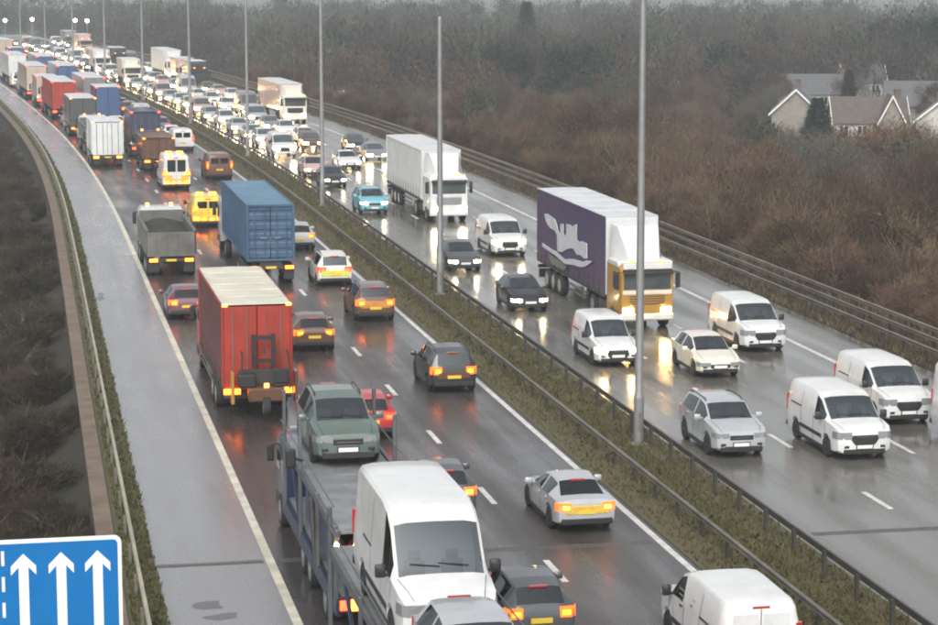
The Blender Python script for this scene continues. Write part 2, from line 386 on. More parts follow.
# ------------------------------------------------------------------ lamp columns in the reservation
def column_mesh(H_=12.6):
    g = MB(); g.tube([(0, 0, 0), (0, 0, 1.6)], .175, 12); sh = MB()
    sh.tube([(0, 0, 1.6), (0, 0, 1.75), (0, 0, 7), (0, 0, H_)], [.175, .15, .13, .10], 12)
    c = MB(); c.lathe_x([(0, .10), (.0, .115), (.10, .10), (.16, .03)], 10)
    c.v = [(y, z, H_ + x) for x, y, z in c.v]
    d = MB(); d.box(-.05, .05, -.19, -.165, .45, 1.1)
    b = MB(); b.cbox(-.24, .24, -.24, .24, -.02, .05, .02)
    return [('base_section', g.mesh('b', 'galvanised', True)), ('shaft', sh.mesh('s', 'galvanised', True)), ('cap', c.mesh('c', 'galvanised', True)), ('access_door', d.mesh('d', 'weathered_rail')), ('base_plate', b.mesh('p', 'galvanised'))]
cm1, cm2 = column_mesh(15.8), column_mesh(13.3)
CL = ['tall grey lamp column rising from reservation beside the silver oncoming car', 'tall grey lamp column in reservation by the small dark oncoming cars', 'tall grey lamp column in reservation left of the light blue car', 'tall grey lamp column in reservation ahead of the blue container lorry']
for i, s in enumerate((73.3, 109.8, 152.8, 194.5, 236, 278, 320, 362, 404, 446)):
    t = thing('lamp_column', CL[i] if i < 4 else 'far thin grey lamp column rising out of the distant traffic', 'lamp post', P(s, 20.25, .03), head(s), 'lamp columns in the reservation' if i < 4 else 'far lamp columns')
    for n_, me in (cm2 if i == 1 else cm1): obj(n_, me, t)

# ------------------------------------------------------------------ vehicles
class Proto:
    def __init__(s): s.parts = []
    def add(s, name, mb, m, parent=None, loc=(0, 0, 0), smooth=False, ang=38):
        me = mb if isinstance(mb, bpy.types.Mesh) else mb.mesh(name, m, smooth, ang)
        s.parts.append((name, me, m, parent, loc)); return len(s.parts) - 1
    def inst(s, name, label, cat, loc, rz, group=None, swap=None, drop=(), labels=None):
        t = thing(name, label, cat, loc, rz, group); made = {}
        for i, (n_, me, m, par, lo) in enumerate(s.parts):
            if n_ in drop or (par is not None and par not in made): continue
            o = obj(n_, me, made[par] if par is not None else t); o.location = lo; made[i] = o
            if labels and n_ in labels: o['label'] = labels[n_]
            if swap and m in swap:
                o.material_slots[0].link = 'OBJECT'; o.material_slots[0].material = M[swap[m]]
        return t

WHEELS = {}
def wheel_meshes(r, w, truck=False):
    k = (r, w, truck)
    if k not in WHEELS:
        g = MB(); g.lathe_x([(-w / 2, r * .62), (-w / 2, r * .93), (-w * .36, r), (w * .36, r), (w / 2, r * .93), (w / 2, r * .62)], 22)
        h = MB()
        for sg in (-1, 1):
            x = sg * w * .5
            h.lathe_x([(x * .72, r * .20), (x * .72, r * .62)] if truck else [(x * .8, r * .60), (x * 1.015, r * .64), (x * .98, r * .58)], 22)
            if truck: h.lathe_x([(x * .72, r * .6), (x * 1.02, r * .64), (x * 1.02, r * .57)], 22); h.lathe_x([(x * .6, r * .24), (x * 1.05, r * .2)], 12)
            else:
                h.lathe_x([(x * .7, .06), (x * 1.0, .055)], 10)
                for q in range(5):
                    a = q * 2 * math.pi / 5; d = Vector((0, math.cos(a), math.sin(a))); e = Vector((0, -math.sin(a), math.cos(a)))
                    vs = []
                    for rr, ww in ((.04, .035), (r * .6, .055)):
                        for ss in (-1, 1):
                            for xx in (x * .80, x * .99): p_ = d * rr + e * ww * ss; vs.append((xx, p_.y, p_.z))
                    h.add(vs, [(0, 1, 3, 2), (4, 6, 7, 5), (0, 4, 5, 1), (2, 3, 7, 6), (0, 2, 6, 4), (1, 5, 7, 3)])
        WHEELS[k] = (g.mesh('wheel', 'tyre', True), h.mesh('rim', 'rim', True))
    return WHEELS[k]
def put_wheel(pr, x, y, r, w, truck=False):
    a, b = wheel_meshes(r, w, truck)
    i = pr.add('wheel', a, 'tyre', None, (x, y, r)); pr.add('rim', b, 'rim', i)

SPEC = {
 # t from the nose: (t, zbottom, zbelt, zroof, half width, roof half width)
 'hatch': dict(ax=(.84, 3.40), r=.31, st=[(0, .36, .58, .60, .66, .52), (.06, .25, .66, .69, .79, .62), (.30, .20, .76, .81, .86, .68), (.75, .20, .86, .92, .885, .70), (1.08, .20, .93, .99, .89, .73), (1.85, .20, .95, 1.41, .89, .63), (2.42, .20, .96, 1.48, .89, .62), (3.10, .20, .98, 1.46, .885, .60), (3.68, .20, 1.0, 1.38, .87, .57), (4.0, .24, .99, 1.04, .84, .62), (4.1, .30, .88, .91, .80, .62), (4.13, .42, .66, .68, .72, .55)],
               ws=(1.08, 1.85), sw=[(1.3, 2.40), (2.50, 3.45)], rw=(3.68, 4.0), door=[(1.25, 2.45), (2.45, 3.2)]),
 'saloon': dict(ax=(.86, 3.62), r=.33, st=[(0, .36, .58, .60, .66, .52), (.06, .25, .66, .69, .80, .62), (.30, .20, .74, .79, .87, .70), (.80, .20, .84, .90, .90, .72), (1.35, .20, .91, .97, .905, .74), (2.10, .20, .93, 1.34, .905, .62), (2.60, .20, .94, 1.41, .905, .60), (3.15, .20, .95, 1.38, .90, .585), (3.42, .20, .96, 1.34, .895, .57), (4.05, .22, .97, 1.05, .88, .68), (4.50, .26, .95, 1.01, .85, .66), (4.60, .32, .86, .90, .80, .62), (4.63, .44, .66, .68, .72, .55)],
               ws=(1.35, 2.10), sw=[(1.6, 2.62), (2.72, 3.5)], rw=(3.42, 4.05), door=[(1.5, 2.66), (2.66, 3.5)]),
 'suv': dict(ax=(.88, 3.52), r=.35, st=[(0, .42, .74, .77, .70, .56), (.06, .30, .86, .90, .82, .66), (.30, .24, .97, 1.02, .90, .72), (.75, .24, 1.03, 1.09, .92, .74), (1.12, .24, 1.08, 1.14, .925, .77), (1.78, .24, 1.09, 1.56, .925, .70), (2.40, .24, 1.10, 1.65, .925, .69), (3.30, .24, 1.12, 1.63, .92, .67), (4.02, .26, 1.13, 1.56, .90, .65), (4.26, .30, 1.10, 1.16, .87, .68), (4.36, .36, .96, .99, .83, .66), (4.39, .48, .74, .76, .76, .6)],
             ws=(1.12, 1.78), sw=[(1.35, 2.38), (2.48, 3.85)], rw=(4.02, 4.26), door=[(1.3, 2.43), (2.43, 3.3)]),
 'mpv': dict(ax=(.82, 3.46), r=.32, st=[(0, .40, .72, .75, .68, .54), (.06, .28, .84, .88, .80, .64), (.28, .22, .93, .99, .88, .70), (.60, .22, .99, 1.06, .90, .73), (.95, .22, 1.04, 1.11, .905, .76), (1.70, .22, 1.06, 1.55, .905, .69), (2.35, .22, 1.07, 1.66, .905, .68), (3.3, .22, 1.08, 1.64, .90, .66), (4.0, .24, 1.09, 1.54, .88, .63), (4.17, .30, 1.05, 1.10, .85, .66), (4.24, .36, .92, .95, .82, .65), (4.27, .48, .72, .74, .74, .58)],
             ws=(.95, 1.70), sw=[(1.2, 2.32), (2.42, 3.75)], rw=(4.0, 4.17), door=[(1.15, 2.37), (2.37, 3.3)]),
 'transit': dict(van=1, ax=(.98, 4.55), r=.35, st=[(0, .42, .86, .90, .74, .58), (.08, .28, 1.02, 1.07, .90, .70), (.32, .24, 1.12, 1.19, .97, .76), (.92, .24, 1.22, 1.36, 1.0, .90), (1.62, .24, 1.28, 2.22, 1.0, .88), (2.05, .24, 1.28, 2.46, 1.0, .88), (2.6, .24, 1.28, 2.56, 1.0, .88), (5.75, .24, 1.28, 2.54, 1.0, .87), (5.98, .26, 1.28, 2.46, .985, .85), (6.05, .34, 1.26, 2.36, .97, .82)],
                 ws=(.92, 1.62), sw=[(1.15, 2.1)], rw=None, door=[(1.05, 2.2)]),
 'custom': dict(van=1, ax=(.95, 3.95), r=.34, st=[(0, .40, .84, .88, .74, .58), (.08, .27, .98, 1.03, .89, .70), (.32, .22, 1.08, 1.14, .96, .76), (.95, .22, 1.16, 1.26, .99, .88), (1.75, .22, 1.20, 1.84, .99, .85), (2.2, .22, 1.20, 1.96, .99, .85), (2.8, .22, 1.20, 1.99, .99, .835), (4.75, .22, 1.20, 1.97, .985, .83), (4.92, .26, 1.19, 1.90, .97, .81), (4.97, .34, 1.16, 1.80, .95, .78)],
                ws=(.95, 1.75), sw=[(1.2, 2.15)], rw=None, door=[(1.1, 2.25)]),
 'caddy': dict(van=1, ax=(.88, 3.55), r=.32, st=[(0, .38, .70, .73, .68, .54), (.06, .26, .82, .86, .80, .64), (.30, .20, .92, .98, .88, .70), (.80, .20, 1.0, 1.07, .90, .74), (1.08, .20, 1.04, 1.11, .905, .77), (1.85, .20, 1.07, 1.68, .905, .74), (2.3, .20, 1.07, 1.80, .905, .75), (2.9, .20, 1.08, 1.83, .905, .755), (4.2, .20, 1.08, 1.81, .90, .75), (4.34, .24, 1.07, 1.73, .885, .73), (4.38, .32, 1.04, 1.64, .87, .70)],
               ws=(1.08, 1.85), sw=[(1.35, 2.25)], rw=None, door=[(1.25, 2.35)]),
}
PROTO = {}
def vehicle_proto(kind):
    if kind in PROTO: return PROTO[kind]
    sp = SPEC[kind]; A = np.array(sp['st']); L = A[-1, 0]; r = sp['r']; ar = r + .055; van = sp.get('van')
    ts = set(A[:, 0])
    for k in ('ws', 'rw'):
        if sp[k]: ts |= set(sp[k])
    for a, b in sp['sw'] + sp['door']: ts |= {a, b}
    for a in sp['ax']: ts |= {a + d * ar for d in (-1, -.92, -.7, -.38, 0, .38, .7, .92, 1)}
    ts = sorted(ts); T = [ts[0]]
    for t in ts[1:]:
        if t - T[-1] > .012: T.append(t)
    at = lambda t, c: float(np.interp(t, A[:, 0], A[:, c]))
    def section(t):
        zb, zt, zr, w, wr = (at(t, c) for c in range(1, 6))
        ctr = zb
        for a in sp['ax']:
            if abs(t - a) < ar - 1e-4: zb = max(zb, r + math.sqrt(ar * ar - (t - a) ** 2) - .0)
        zm = max(min(.62, zb + .62 * (zt - zb)), zb + .05)
        zf = max(zr - (.13 if van else .075), zt + .3 * (zr - zt))
        y = L / 2 - t
        h = [(.0, ctr), (.74 * w, ctr), (.78 * w, zb), (.975 * w, min(zb + .09, zm - .02)), (w, zm), (w * .972, zt), (wr, zf), (wr * .93, zf + .55 * (zr - zf)), (wr * .66, zr - .012), (0, zr)]
        return [(x, y, z) for x, z in h] + [(-x, y, z) for x, z in h[-2:0:-1]]
    secs = [section(t) for t in T]; n = len(secs[0]); H = 10
    parts = {}
    def put(name, q): parts.setdefault(name, []).append(q)
    inw = lambda t, iv: iv is not None and iv[0] - 1e-4 < t < iv[1] + 1e-4
    for i in range(len(T) - 1):
        t = (T[i] + T[i + 1]) / 2
        for j in range(n):
            k = j if j < H - 1 else n - 1 - j              # segment index from the bottom centre
            side = 'R' if j < H - 1 else 'L'
            q = [secs[i][j], secs[i][(j + 1) % n], secs[i + 1][(j + 1) % n], secs[i + 1][j]]
            name = 'body'
            if k <= 1: name = 'underbody'
            elif k >= 7 and inw(t, sp['ws']): name = 'windscreen'
            elif k >= 7 and inw(t, sp['rw']): name = 'rear_window'
            elif k == 5:
                for a, iv in enumerate(sp['sw']):
                    if inw(t, iv): name = 'side_window|%s%d' % (side, a)
            elif k in (3, 4):
                for a, iv in enumerate(sp['door']):
                    if inw(t, iv): name = 'door|%s%d' % (side, a)
            put(name, q)
    for e in (0, -1): put('body', secs[e])
    pr = Proto(); idx = {}
    for key in sorted(parts, key=lambda k: (k != 'body', k)):
        g = MB(); vm = {}
        for q in parts[key]:
            f = []
            for p_ in q:
                kk = tuple(round(c, 4) for c in p_)
                if kk not in vm: vm[kk] = len(g.v); g.v.append(p_)
                if not f or f[-1] != vm[kk]: f.append(vm[kk])
            if f[0] == f[-1]: f.pop()
            if len(f) > 2: g.f.append(tuple(f))
        nm = key.split('|')[0]
        idx[key] = pr.add(nm, g, {'body': 'paint', 'door': 'paint', 'underbody': 'underbody', 'windscreen': 'windscreen_glass'}.get(nm, 'glass') if nm in ('windscreen',) else {'body': 'paint', 'door': 'paint', 'underbody': 'underbody'}.get(nm, 'side_glass'), None, smooth=True, ang=32)
    wd = lambda t: at(t, 4)
    for sg in (-1, 1):                                      # lamps, mirrors, handles, seams, wheels
        zt0 = at(.10, 2); z1, z0 = zt0 - .03, zt0 - (.19 if not van else .26)
        pl = [(sg * .50 * wd(.1), L / 2 + .012), (sg * (wd(.06) * .93), L / 2 - .015), (sg * (wd(.12) + .012), L / 2 - .10), (sg * (wd(.4) + .01), L / 2 - .40), (sg * .55 * wd(.1), L / 2 - .3)]
        g = MB(); g.prism(pl, 'z', z0, z1); hi = pr.add('headlight', g, 'lens', smooth=False)
        g = MB(); xc = sg * (wd(.1) * .50 + wd(.06) * .93) / 2; zc = (z0 + z1) / 2; hr = (z1 - z0) * .46
        for dx in (-.0, ): g.loft([[(xc + hr * 1.25 * math.cos(q), L / 2 + yy, zc + hr * math.sin(q)) for q in [k * math.pi / 7 for k in range(14)]] for yy in (-.06, .022)])
        pr.add('bulb', g, 'headlight', hi)
        if van or kind in ('suv', 'mpv'): za, zb_ = at(L - .1, 2) - .30, at(L - .1, 2) + (.22 if van else -.02)
        else: za, zb_ = at(L - .1, 2) - .24, at(L - .1, 2) + .0
        inn = .84 if van else .56
        dp = .12 if van else .26
        pl = [(sg * inn * wd(L - .05), -L / 2 - .012), (sg * (wd(L) * 1.0), -L / 2 - .005), (sg * (wd(L - .08) + .008), -L / 2 + .08), (sg * (wd(L - .3) + .006), -L / 2 + dp), (sg * inn * wd(L - .05), -L / 2 + dp)]
        g = MB(); g.prism(pl, 'z', za, zb_); ti = pr.add('tail_light', g, 'tail_lens')
        g = MB(); xa, xb = sorted((sg * (inn + .05) * wd(L - .05), sg * (wd(L) * .98))); zh = zb_ - za
        g.cbox(xa, xb, -L / 2 - .026, -L / 2 + .02, za + zh * (.3 if van else .22), za + zh * (.62 if van else .72), .015); pr.add('bulb', g, 'tail', ti)
        tm = sp['ws'][0] + .38; zz = at(tm, 2); x = wd(tm)
        g = MB(); k = 1.5 if van else 1.0
        g.cbox(*sorted((sg * (x + .03), sg * (x + .24))), L / 2 - tm - .07, L / 2 - tm + .06, zz - .02, zz - .02 + .17 * k, .035)
        g.box(*sorted((sg * (x - .06), sg * (x + .06))), L / 2 - tm - .02, L / 2 - tm + .03, zz + .0, zz + .05)
        pr.add('mirror', g, 'mirror', smooth=True)
        for a, iv in enumerate(sp['door']):
            key = 'door|%s%d' % ('R' if sg > 0 else 'L', a)
            th = iv[1] - .2; g = MB(); z = at(th, 2) - .10
            g.cbox(*sorted((sg * (wd(th) * .985 - .01), sg * (wd(th) * .985 + .03))), L / 2 - th - .09, L / 2 - th + .09, z - .018, z + .018, .008); pr.add('handle', g, 'mirror', idx[key])
            g = MB()
            for tt in iv:
                zb = .30
                for ax in sp['ax']:
                    if abs(tt - ax) < ar: zb = r + math.sqrt(ar * ar - (tt - ax) ** 2) + .10
                w_, zt_ = wd(tt), at(tt, 2); zm = max(.62, zb + .02)
                y = L / 2 - tt
                g.add([(sg * (w_ * .985 + .004), y - .012, zb), (sg * (w_ * .985 + .004), y + .012, zb), (sg * (w_ + .004), y + .012, zm), (sg * (w_ + .004), y - .012, zm), (sg * (w_ * .972 + .004), y + .012, zt_), (sg * (w_ * .972 + .004), y - .012, zt_)], [(0, 1, 2, 3), (3, 2, 4, 5)])
            pr.add('door_seam', g, 'black_plastic', idx[key])
        for a in sp['ax']: put_wheel(pr, sg * (wd(a) - .105), L / 2 - a, r, .21)
    for sg in (-1, 1):
        g = MB(); a0, a1 = sp['ax'][0] + ar + .02, sp['ax'][1] - ar - .02; x = wd(2) * .99
        g.prism([(sg * (x - .10), .17), (sg * (x + .004), .19), (sg * (x + .018), .30), (sg * (x - .05), .33)], 'y', L / 2 - a1, L / 2 - a0); pr.add('sill', g, 'black_plastic')
    g = MB(); t0 = sp['ws'][0]
    for sg in (-1, 1):                                      # shut line round the bonnet
        pts = [(sg * at(t, 5) * .965, L / 2 - t, max(at(t, 3) - (.13 if van else .075), at(t, 2) + .3 * (at(t, 3) - at(t, 2))) + .55 * .5 * (at(t, 3) - max(at(t, 3) - (.13 if van else .075), at(t, 2) + .3 * (at(t, 3) - at(t, 2)))) + .004) for t in (.09, .3, .75 if t0 > .8 else .5, t0 - .02)]
        g.tube(pts, .007, 4)
    pr.add('bonnet_seam', g, 'black_plastic')
    zt0 = at(.1, 2)
    g = MB()
    if van: g.prism([(-.34, zt0 - .44), (.34, zt0 - .44), (.46, zt0 - .28), (.43, zt0 - .13), (-.43, zt0 - .13), (-.46, zt0 - .28)], 'y', L / 2 - .06, L / 2 + .018)
    else: g.cbox(-.40, .40, L / 2 - .06, L / 2 + .016, zt0 - .26, zt0 - .10, .02)
    gi = pr.add('grille', g, 'black_plastic')
    g = MB(); g.box(-.30, .30, L / 2, L / 2 + .02, zt0 - .185, zt0 - .175); pr.add('grille_bar', g, 'chrome', gi)
    g = MB(); g.cbox(-.70, .70, L / 2 - .14, L / 2 + .012, .24, .40, .02); pr.add('front_intake', g, 'black_plastic')
    g = MB(); g.box(-.26, .26, L / 2 + .004, L / 2 + .024, .42, .53); pr.add('front_plate', g, 'plate_white')
    g = MB(); g.cbox(-wd(L) - .02, wd(L) + .02, -L / 2 - .025, -L / 2 + .15, .30, .48, .03); pr.add('rear_bumper', g, 'bumper')
    g = MB(); zp = .60 if not van else .74
    g.box(-.26, .26, -L / 2 - .03, -L / 2 + .01, zp, zp + .12); pr.add('rear_plate', g, 'plate_yellow')
    if van:
        for sg in (-1, 1):
            g = MB(); a0, a1 = sp['ax'][0] + ar + .04, sp['ax'][1] - ar - .04; x = wd(2)
            g.box(*sorted((sg * (x - .02), sg * (x + .014))), L / 2 - a1, L / 2 - a0, .54, .66); pr.add('side_moulding', g, 'black_plastic')
            g = MB(); t1 = sp['door'][0][1]; t2 = min(t1 + 1.35, a1 - .05)
            for tt in (t2,):
                y = L / 2 - tt; k = lambda z: x * .985 + .006 if z < 1.0 else x * .972 + .004 - (z - at(tt, 2)) * (x * .972 - at(tt, 5)) / (at(tt, 3) - .13 - at(tt, 2)) if z > at(tt, 2) else x * .98 + .006
                for z0_, z1_ in ((.30, .62), (.62, at(tt, 2)), (at(tt, 2) + .001, at(tt, 3) - .25)):
                    g.add([(sg * (k(z0_) + .004), y - .011, z0_), (sg * (k(z0_) + .004), y + .011, z0_), (sg * (k(z1_) + .004), y + .011, z1_), (sg * (k(z1_) + .004), y - .011, z1_)], [(0, 1, 2, 3)])
            zr_ = at(t2, 2) + .02; g.box(*sorted((sg * (x * .96), sg * (x * .972 + .012))), L / 2 - (t2 + 1.0), L / 2 - t2, zr_ - .02, zr_ + .02)
            pr.add('sliding_door_seam', g, 'black_plastic')
        for sg in (-1, 1):
            g = MB(); zr = at(L - .05, 3); zc = at(L, 2)
            g.cbox(*sorted((sg * .05, sg * .66)), -L / 2 - .012, -L / 2 + .03, zc + .08, zr - .22, .02); pr.add('rear_window', g, 'glass')
        g = MB(); g.box(-.008, .008, -L / 2 - .008, -L / 2 + .01, .5, at(L, 3) - .03); pr.add('door_gap', g, 'black_plastic')
        g = MB(); g.cbox(-.20, .20, -L / 2 - .015, -L / 2 + .08, at(L, 3) - .02, at(L, 3) + .03, .01); pr.add('brake_light', g, 'brake')
    else:
        t = sp['rw'][0] if sp['rw'] else L; g = MB(); g.cbox(-.22, .22, L / 2 - t - .06, L / 2 - t + .05, at(t, 3) - .035, at(t, 3) + .015, .01); pr.add('brake_light', g, 'brake')
    g = MB()
    for x0, x1 in ((-.55, .05), (.02, .60)):
        a = sp['ws']; y0 = L / 2 - a[0] - .10; z0 = at(a[0] + .10, 3)
        g.tube([(x0, y0 + .03, z0 + .0), (x1, y0 - .03, z0 + .05)], .012, 5)
    pr.add('wiper', g, 'black_plastic')
    t0, t1 = sp['ws']; zb0 = at(t0, 2); wi = wd(t0) * .90
    g = MB(); g.prism([(L / 2 - t0 - .10, zb0 - .30), (L / 2 - t0 - .62, zb0 - .30), (L / 2 - t0 - .60, zb0 - .10), (L / 2 - t0 - .40, zb0 - .01), (L / 2 - t0 - .10, zb0 - .03)], 'x', -wi, wi); pr.add('dashboard', g, 'interior')
    for sg in (-1, 1):
        ys = L / 2 - t1 - (.28 if not van else .12); g = MB(); zt_ = zb0 + .16
        g.loft([[(sg * .38 + x, y, z) for x, y in ((-.23, ys + .05), (.23, ys + .05), (.23, ys - .08), (-.23, ys - .08))] for z in (.42, .75)] + [[(sg * .38 + x, y - .10, zt_) for x, y in ((-.20, ys + .05), (.20, ys + .05), (.20, ys - .06), (-.20, ys - .06))]])
        g.cbox(sg * .38 - .12, sg * .38 + .12, ys - .17, ys - .06, zt_ + .02, zt_ + .20, .03); g.box(sg * .38 - .24, sg * .38 + .24, ys - .05, ys + .48, .36, .52); pr.add('front_seat', g, 'seat_cloth', smooth=True)
    g = MB(); ring = [(.38 + .17 * math.cos(a), L / 2 - t0 - .72 + .06 * math.sin(a), zb0 - .10 + .16 * math.sin(a)) for a in [k * math.pi / 6 for k in range(13)]]
    g.tube(ring, .016, 5); pr.add('steering_wheel', g, 'interior')
    if van:
        tb_ = sp['door'][0][1] + .05; g = MB(); g.prism([(-wd(tb_) * .93, .26), (wd(tb_) * .93, .26), (wd(tb_) * .93, at(tb_, 2)), (at(tb_, 5) * .93, at(tb_, 3) - .17), (-at(tb_, 5) * .93, at(tb_, 3) - .17), (-wd(tb_) * .93, at(tb_, 2))], 'y', L / 2 - tb_ - .03, L / 2 - tb_); pr.add('bulkhead', g, 'bulkhead')
    else:
        yr = L / 2 - t1 - 1.25; g = MB(); g.cbox(-.62, .62, yr - .16, yr, .45, zb0 + .10, .05); g.box(-.62, .62, yr, yr + .45, .36, .52)
        for x in (-.36, .36): g.cbox(x - .12, x + .12, yr - .15, yr - .05, zb0 + .11, zb0 + .26, .03)
        pr.add('rear_seat', g, 'seat_cloth', smooth=True)
    for sg in (-1, 1):
        g = MB(); g.cbox(*sorted((sg * .52, sg * .70)), L / 2 - .12, L / 2 + .014, .43, .53, .02); pr.add('fog_lamp', g, 'black_plastic')
    g = MB(); g.box(-.30, .30, L / 2 - .02, L / 2 + .003, .39, .56); pr.add('plate_surround', g, 'black_plastic')
    if kind in ('suv', 'mpv'):
        for sg in (-1, 1):
            g = MB(); g.tube([(sg * .62, L / 2 - t, at(t, 3) - .01 + z) for t, z in ((2.0, 0), (2.1, .05), (3.3, .05), (3.7, 0.0))], .02, 6); pr.add('roof_rail', g, 'black_plastic')
    pr.L = L; pr.at = at; pr.wd = wd; PROTO[kind] = pr
    return pr
for k_, v_ in (('paint', 'p_white'), ('windscreen_glass', 'clear_glass'), ('headlight', 'lamp_on'), ('tail', 'tail_red'), ('mirror', 'black_plastic'), ('bumper', 'black_plastic'), ('lens', 'lamp_dim'), ('brake', 'tail_off'), ('side_glass', 'tinted_glass')): M[k_] = M[v_]

FAR_DROP = ('dashboard', 'front_seat', 'rear_seat', 'bulkhead', 'steering_wheel', 'plate_surround', 'fog_lamp', 'headliner', 'side_moulding', 'sliding_door_seam', 'bonnet_seam', 'sill', 'door_seam', 'handle', 'wiper', 'grille_bar', 'door_gap', 'roof_rail', 'underbody', 'front_intake')
def car(kind, col, s, lat, away, label, head_='lamp_on', tail='tail_amber', group=None, rz=0, z=0, mirror=None, extra=None, near=None, bumper=None, name=None):
    pr = vehicle_proto(kind); sc = s + pr.L / 2
    if near is None: near = s < 185
    swap = {'paint': 'p_' + col, 'headlight': head_, 'tail': tail, 'mirror': mirror or ('p_' + col if not SPEC[kind].get('van') else 'black_plastic')}
    if bumper: swap['bumper'] = bumper
    if tail in ('tail_amber', 'tail_yellow'): swap['tail_lens'] = 'tail_lens_amber'
    if away: swap['headlight'] = 'lamp_off'
    if away or head_ == 'lamp_off': swap['lens'] = 'lamp_off'
    if tail == 'tail_off' or not away: swap['tail_lens'] = 'tail_off'; swap['tail'] = 'tail_off'
    if not near: swap['side_glass'] = 'glass'; swap['windscreen_glass'] = 'glass_pale'
    if not near: swap['lens'] = head_ if not away else 'lamp_off'
    q = P(sc, lat, z)
    nm = name or {'hatch': 'hatchback_car', 'saloon': 'saloon_car', 'suv': 'sport_utility_car', 'mpv': 'people_carrier', 'transit': 'panel_van', 'custom': 'panel_van', 'caddy': 'small_van'}[kind]
    t = pr.inst(nm, label, 'van' if SPEC[kind].get('van') else 'car', q, head(sc) + (0 if away else math.pi) + rz, group, swap, () if near else FAR_DROP)
    if extra: extra(t, pr)
    return t
def rear_panel_or_glow(m, z0=.62, z1=.92, w=.6):  # coloured sheet across the tail; on the silver saloon a painted glow
    def f(t, pr):
        g = MB(); g.cbox(-w, w, -pr.L / 2 - .018, -pr.L / 2 + .06, z0, z1, .015); obj('tailgate_panel_or_glow', g.mesh('tailgate_panel_or_glow', m), t)
    return f

# ---- lorries
def cab_parts(pr, W_, y0, y1, z0, z1, paint_='paint', deflector=None, visor=True, low='paint', two_tone=None):
    """tractor cab, front at y1, back at y0"""
    hw = W_ / 2; zs = z0 + (z1 - z0) * .50; zt = z1 - .42
    def sec(y, k, top, bot): return [(-hw + k, y, bot), (hw - k, y, bot), (hw - k * .6, y, bot + .15), (hw - k * .6, y, top - .2), (hw - k - .12, y, top), (-hw + k + .12, y, top), (-hw + k * .6, y, top - .2), (-hw + k * .6, y, bot + .15)]
    g = MB(); g.loft([sec(y0, .0, z1, z0), sec(y1 - .5, .0, z1, z0), sec(y1 - .14, .04, z1 - .06, z0), sec(y1, .13, z1 - .18, z0 + .02)]); pr.add('cab', g, paint_, smooth=True, ang=30)
    g = MB(); g.cbox(-hw + .16, hw - .16, y1 - .05, y1 + .022, zs, zt, .04); pr.add('windscreen', g, 'glass_pale')
    g = MB()
    for x in (-.7, .1): g.tube([(x, y1 + .03, zs + .02), (x + .5, y1 + .035, zs + .16)], .012, 5)
    pr.add('wiper', g, 'black_plastic')
    if visor: g = MB(); g.prism([(y1 - .02, zt + .02), (y1 + .26, zt - .06), (y1 + .27, zt - .02), (y1 - .02, zt + .12)], 'x', -hw + .12, hw - .12); pr.add('sun_visor', g, 'black_plastic')
    for sg in (-1, 1):
        g = MB(); g.prism([(y1 - .30, zs), (y1 - 1.15, zs), (y1 - 1.15, zt - .05), (y1 - .45, zt - .05)], 'x', *sorted((sg * (hw - .03), sg * (hw + .012)))); pr.add('side_window', g, 'glass')
        g = MB(); g.cbox(*sorted((sg * (hw + .06), sg * (hw + .26))), y1 - .15, y1 + .02, zs + .05, zt - .02, .04); g.tube([(sg * (hw - .05), y1 - .2, zt), (sg * (hw + .18), y1 - .08, zt - .02)], .03, 6); pr.add('mirror', g, 'black_plastic')
        g = MB(); g.cbox(*sorted((sg * (hw - .62), sg * (hw - .14))), y1 - .1, y1 + .03, z0 + .16, z0 + .42, .04); pr.add('headlight', g, 'headlight')
        g = MB(); g.cbox(*sorted((sg * (hw - .05), sg * (hw + .03))), y1 - 1.3, y1 - .25, z0 - .15, z0 + .22, .03); pr.add('step', g, 'black_plastic')
        g = MB(); g.cbox(*sorted((sg * .55, sg * .75)), y1 - .35, y1 - .15, z1 - .02, z1 + .08, .02); pr.add('marker_lamp', g, 'marker')
    g = MB(); g.cbox(-hw + .42, hw - .42, y1 - .06, y1 + .018, z0 + .50, zs - .15, .03); gi = pr.add('grille', g, 'grille')
    for k in range(4):
        z = z0 + .55 + k * (zs - .2 - z0 - .55) / 4; g = MB(); g.box(-hw + .46, hw - .46, y1 + .018, y1 + .03, z, z + .04); pr.add('grille_bar', g, 'black_plastic', gi)
    g = MB(); g.cbox(-hw + .02, hw - .02, y1 - .35, y1 + .06, z0 - .18, z0 + .14, .06); pr.add('front_bumper', g, low)
    g = MB(); g.box(-.26, .26, y1 + .055, y1 + .075, z0 - .08, z0 + .04); pr.add('front_plate', g, 'plate_white')
    if deflector:
        d = deflector
        g = MB(); g.loft([[(-hw + .12, y0 + .02, z1 - .03), (hw - .12, y0 + .02, z1 - .03), (hw - .16, y0 + .02, d), (-hw + .16, y0 + .02, d)], [(-hw + .14, y0 + .55, z1 - .03), (hw - .14, y0 + .55, z1 - .03), (hw - .30, y0 + .55, d - .06), (-hw + .30, y0 + .55, d - .06)], [(-hw + .30, y1 - .35, z1 - .03), (hw - .30, y1 - .35, z1 - .03), (hw - .55, y1 - .55, z1 + .12), (-hw + .55, y1 - .55, z1 + .12)]])
        pr.add('roof_deflector', g, 'deflector', smooth=True, ang=35)
for k_, v_ in (('deflector', 'p_white'), ('grille', 'black_plastic'), ('side', 'curtain_white'), ('roof', 'white_roof'), ('rear', 'curtain_white'), ('low', 'black_plastic')): M[k_] = M[v_]
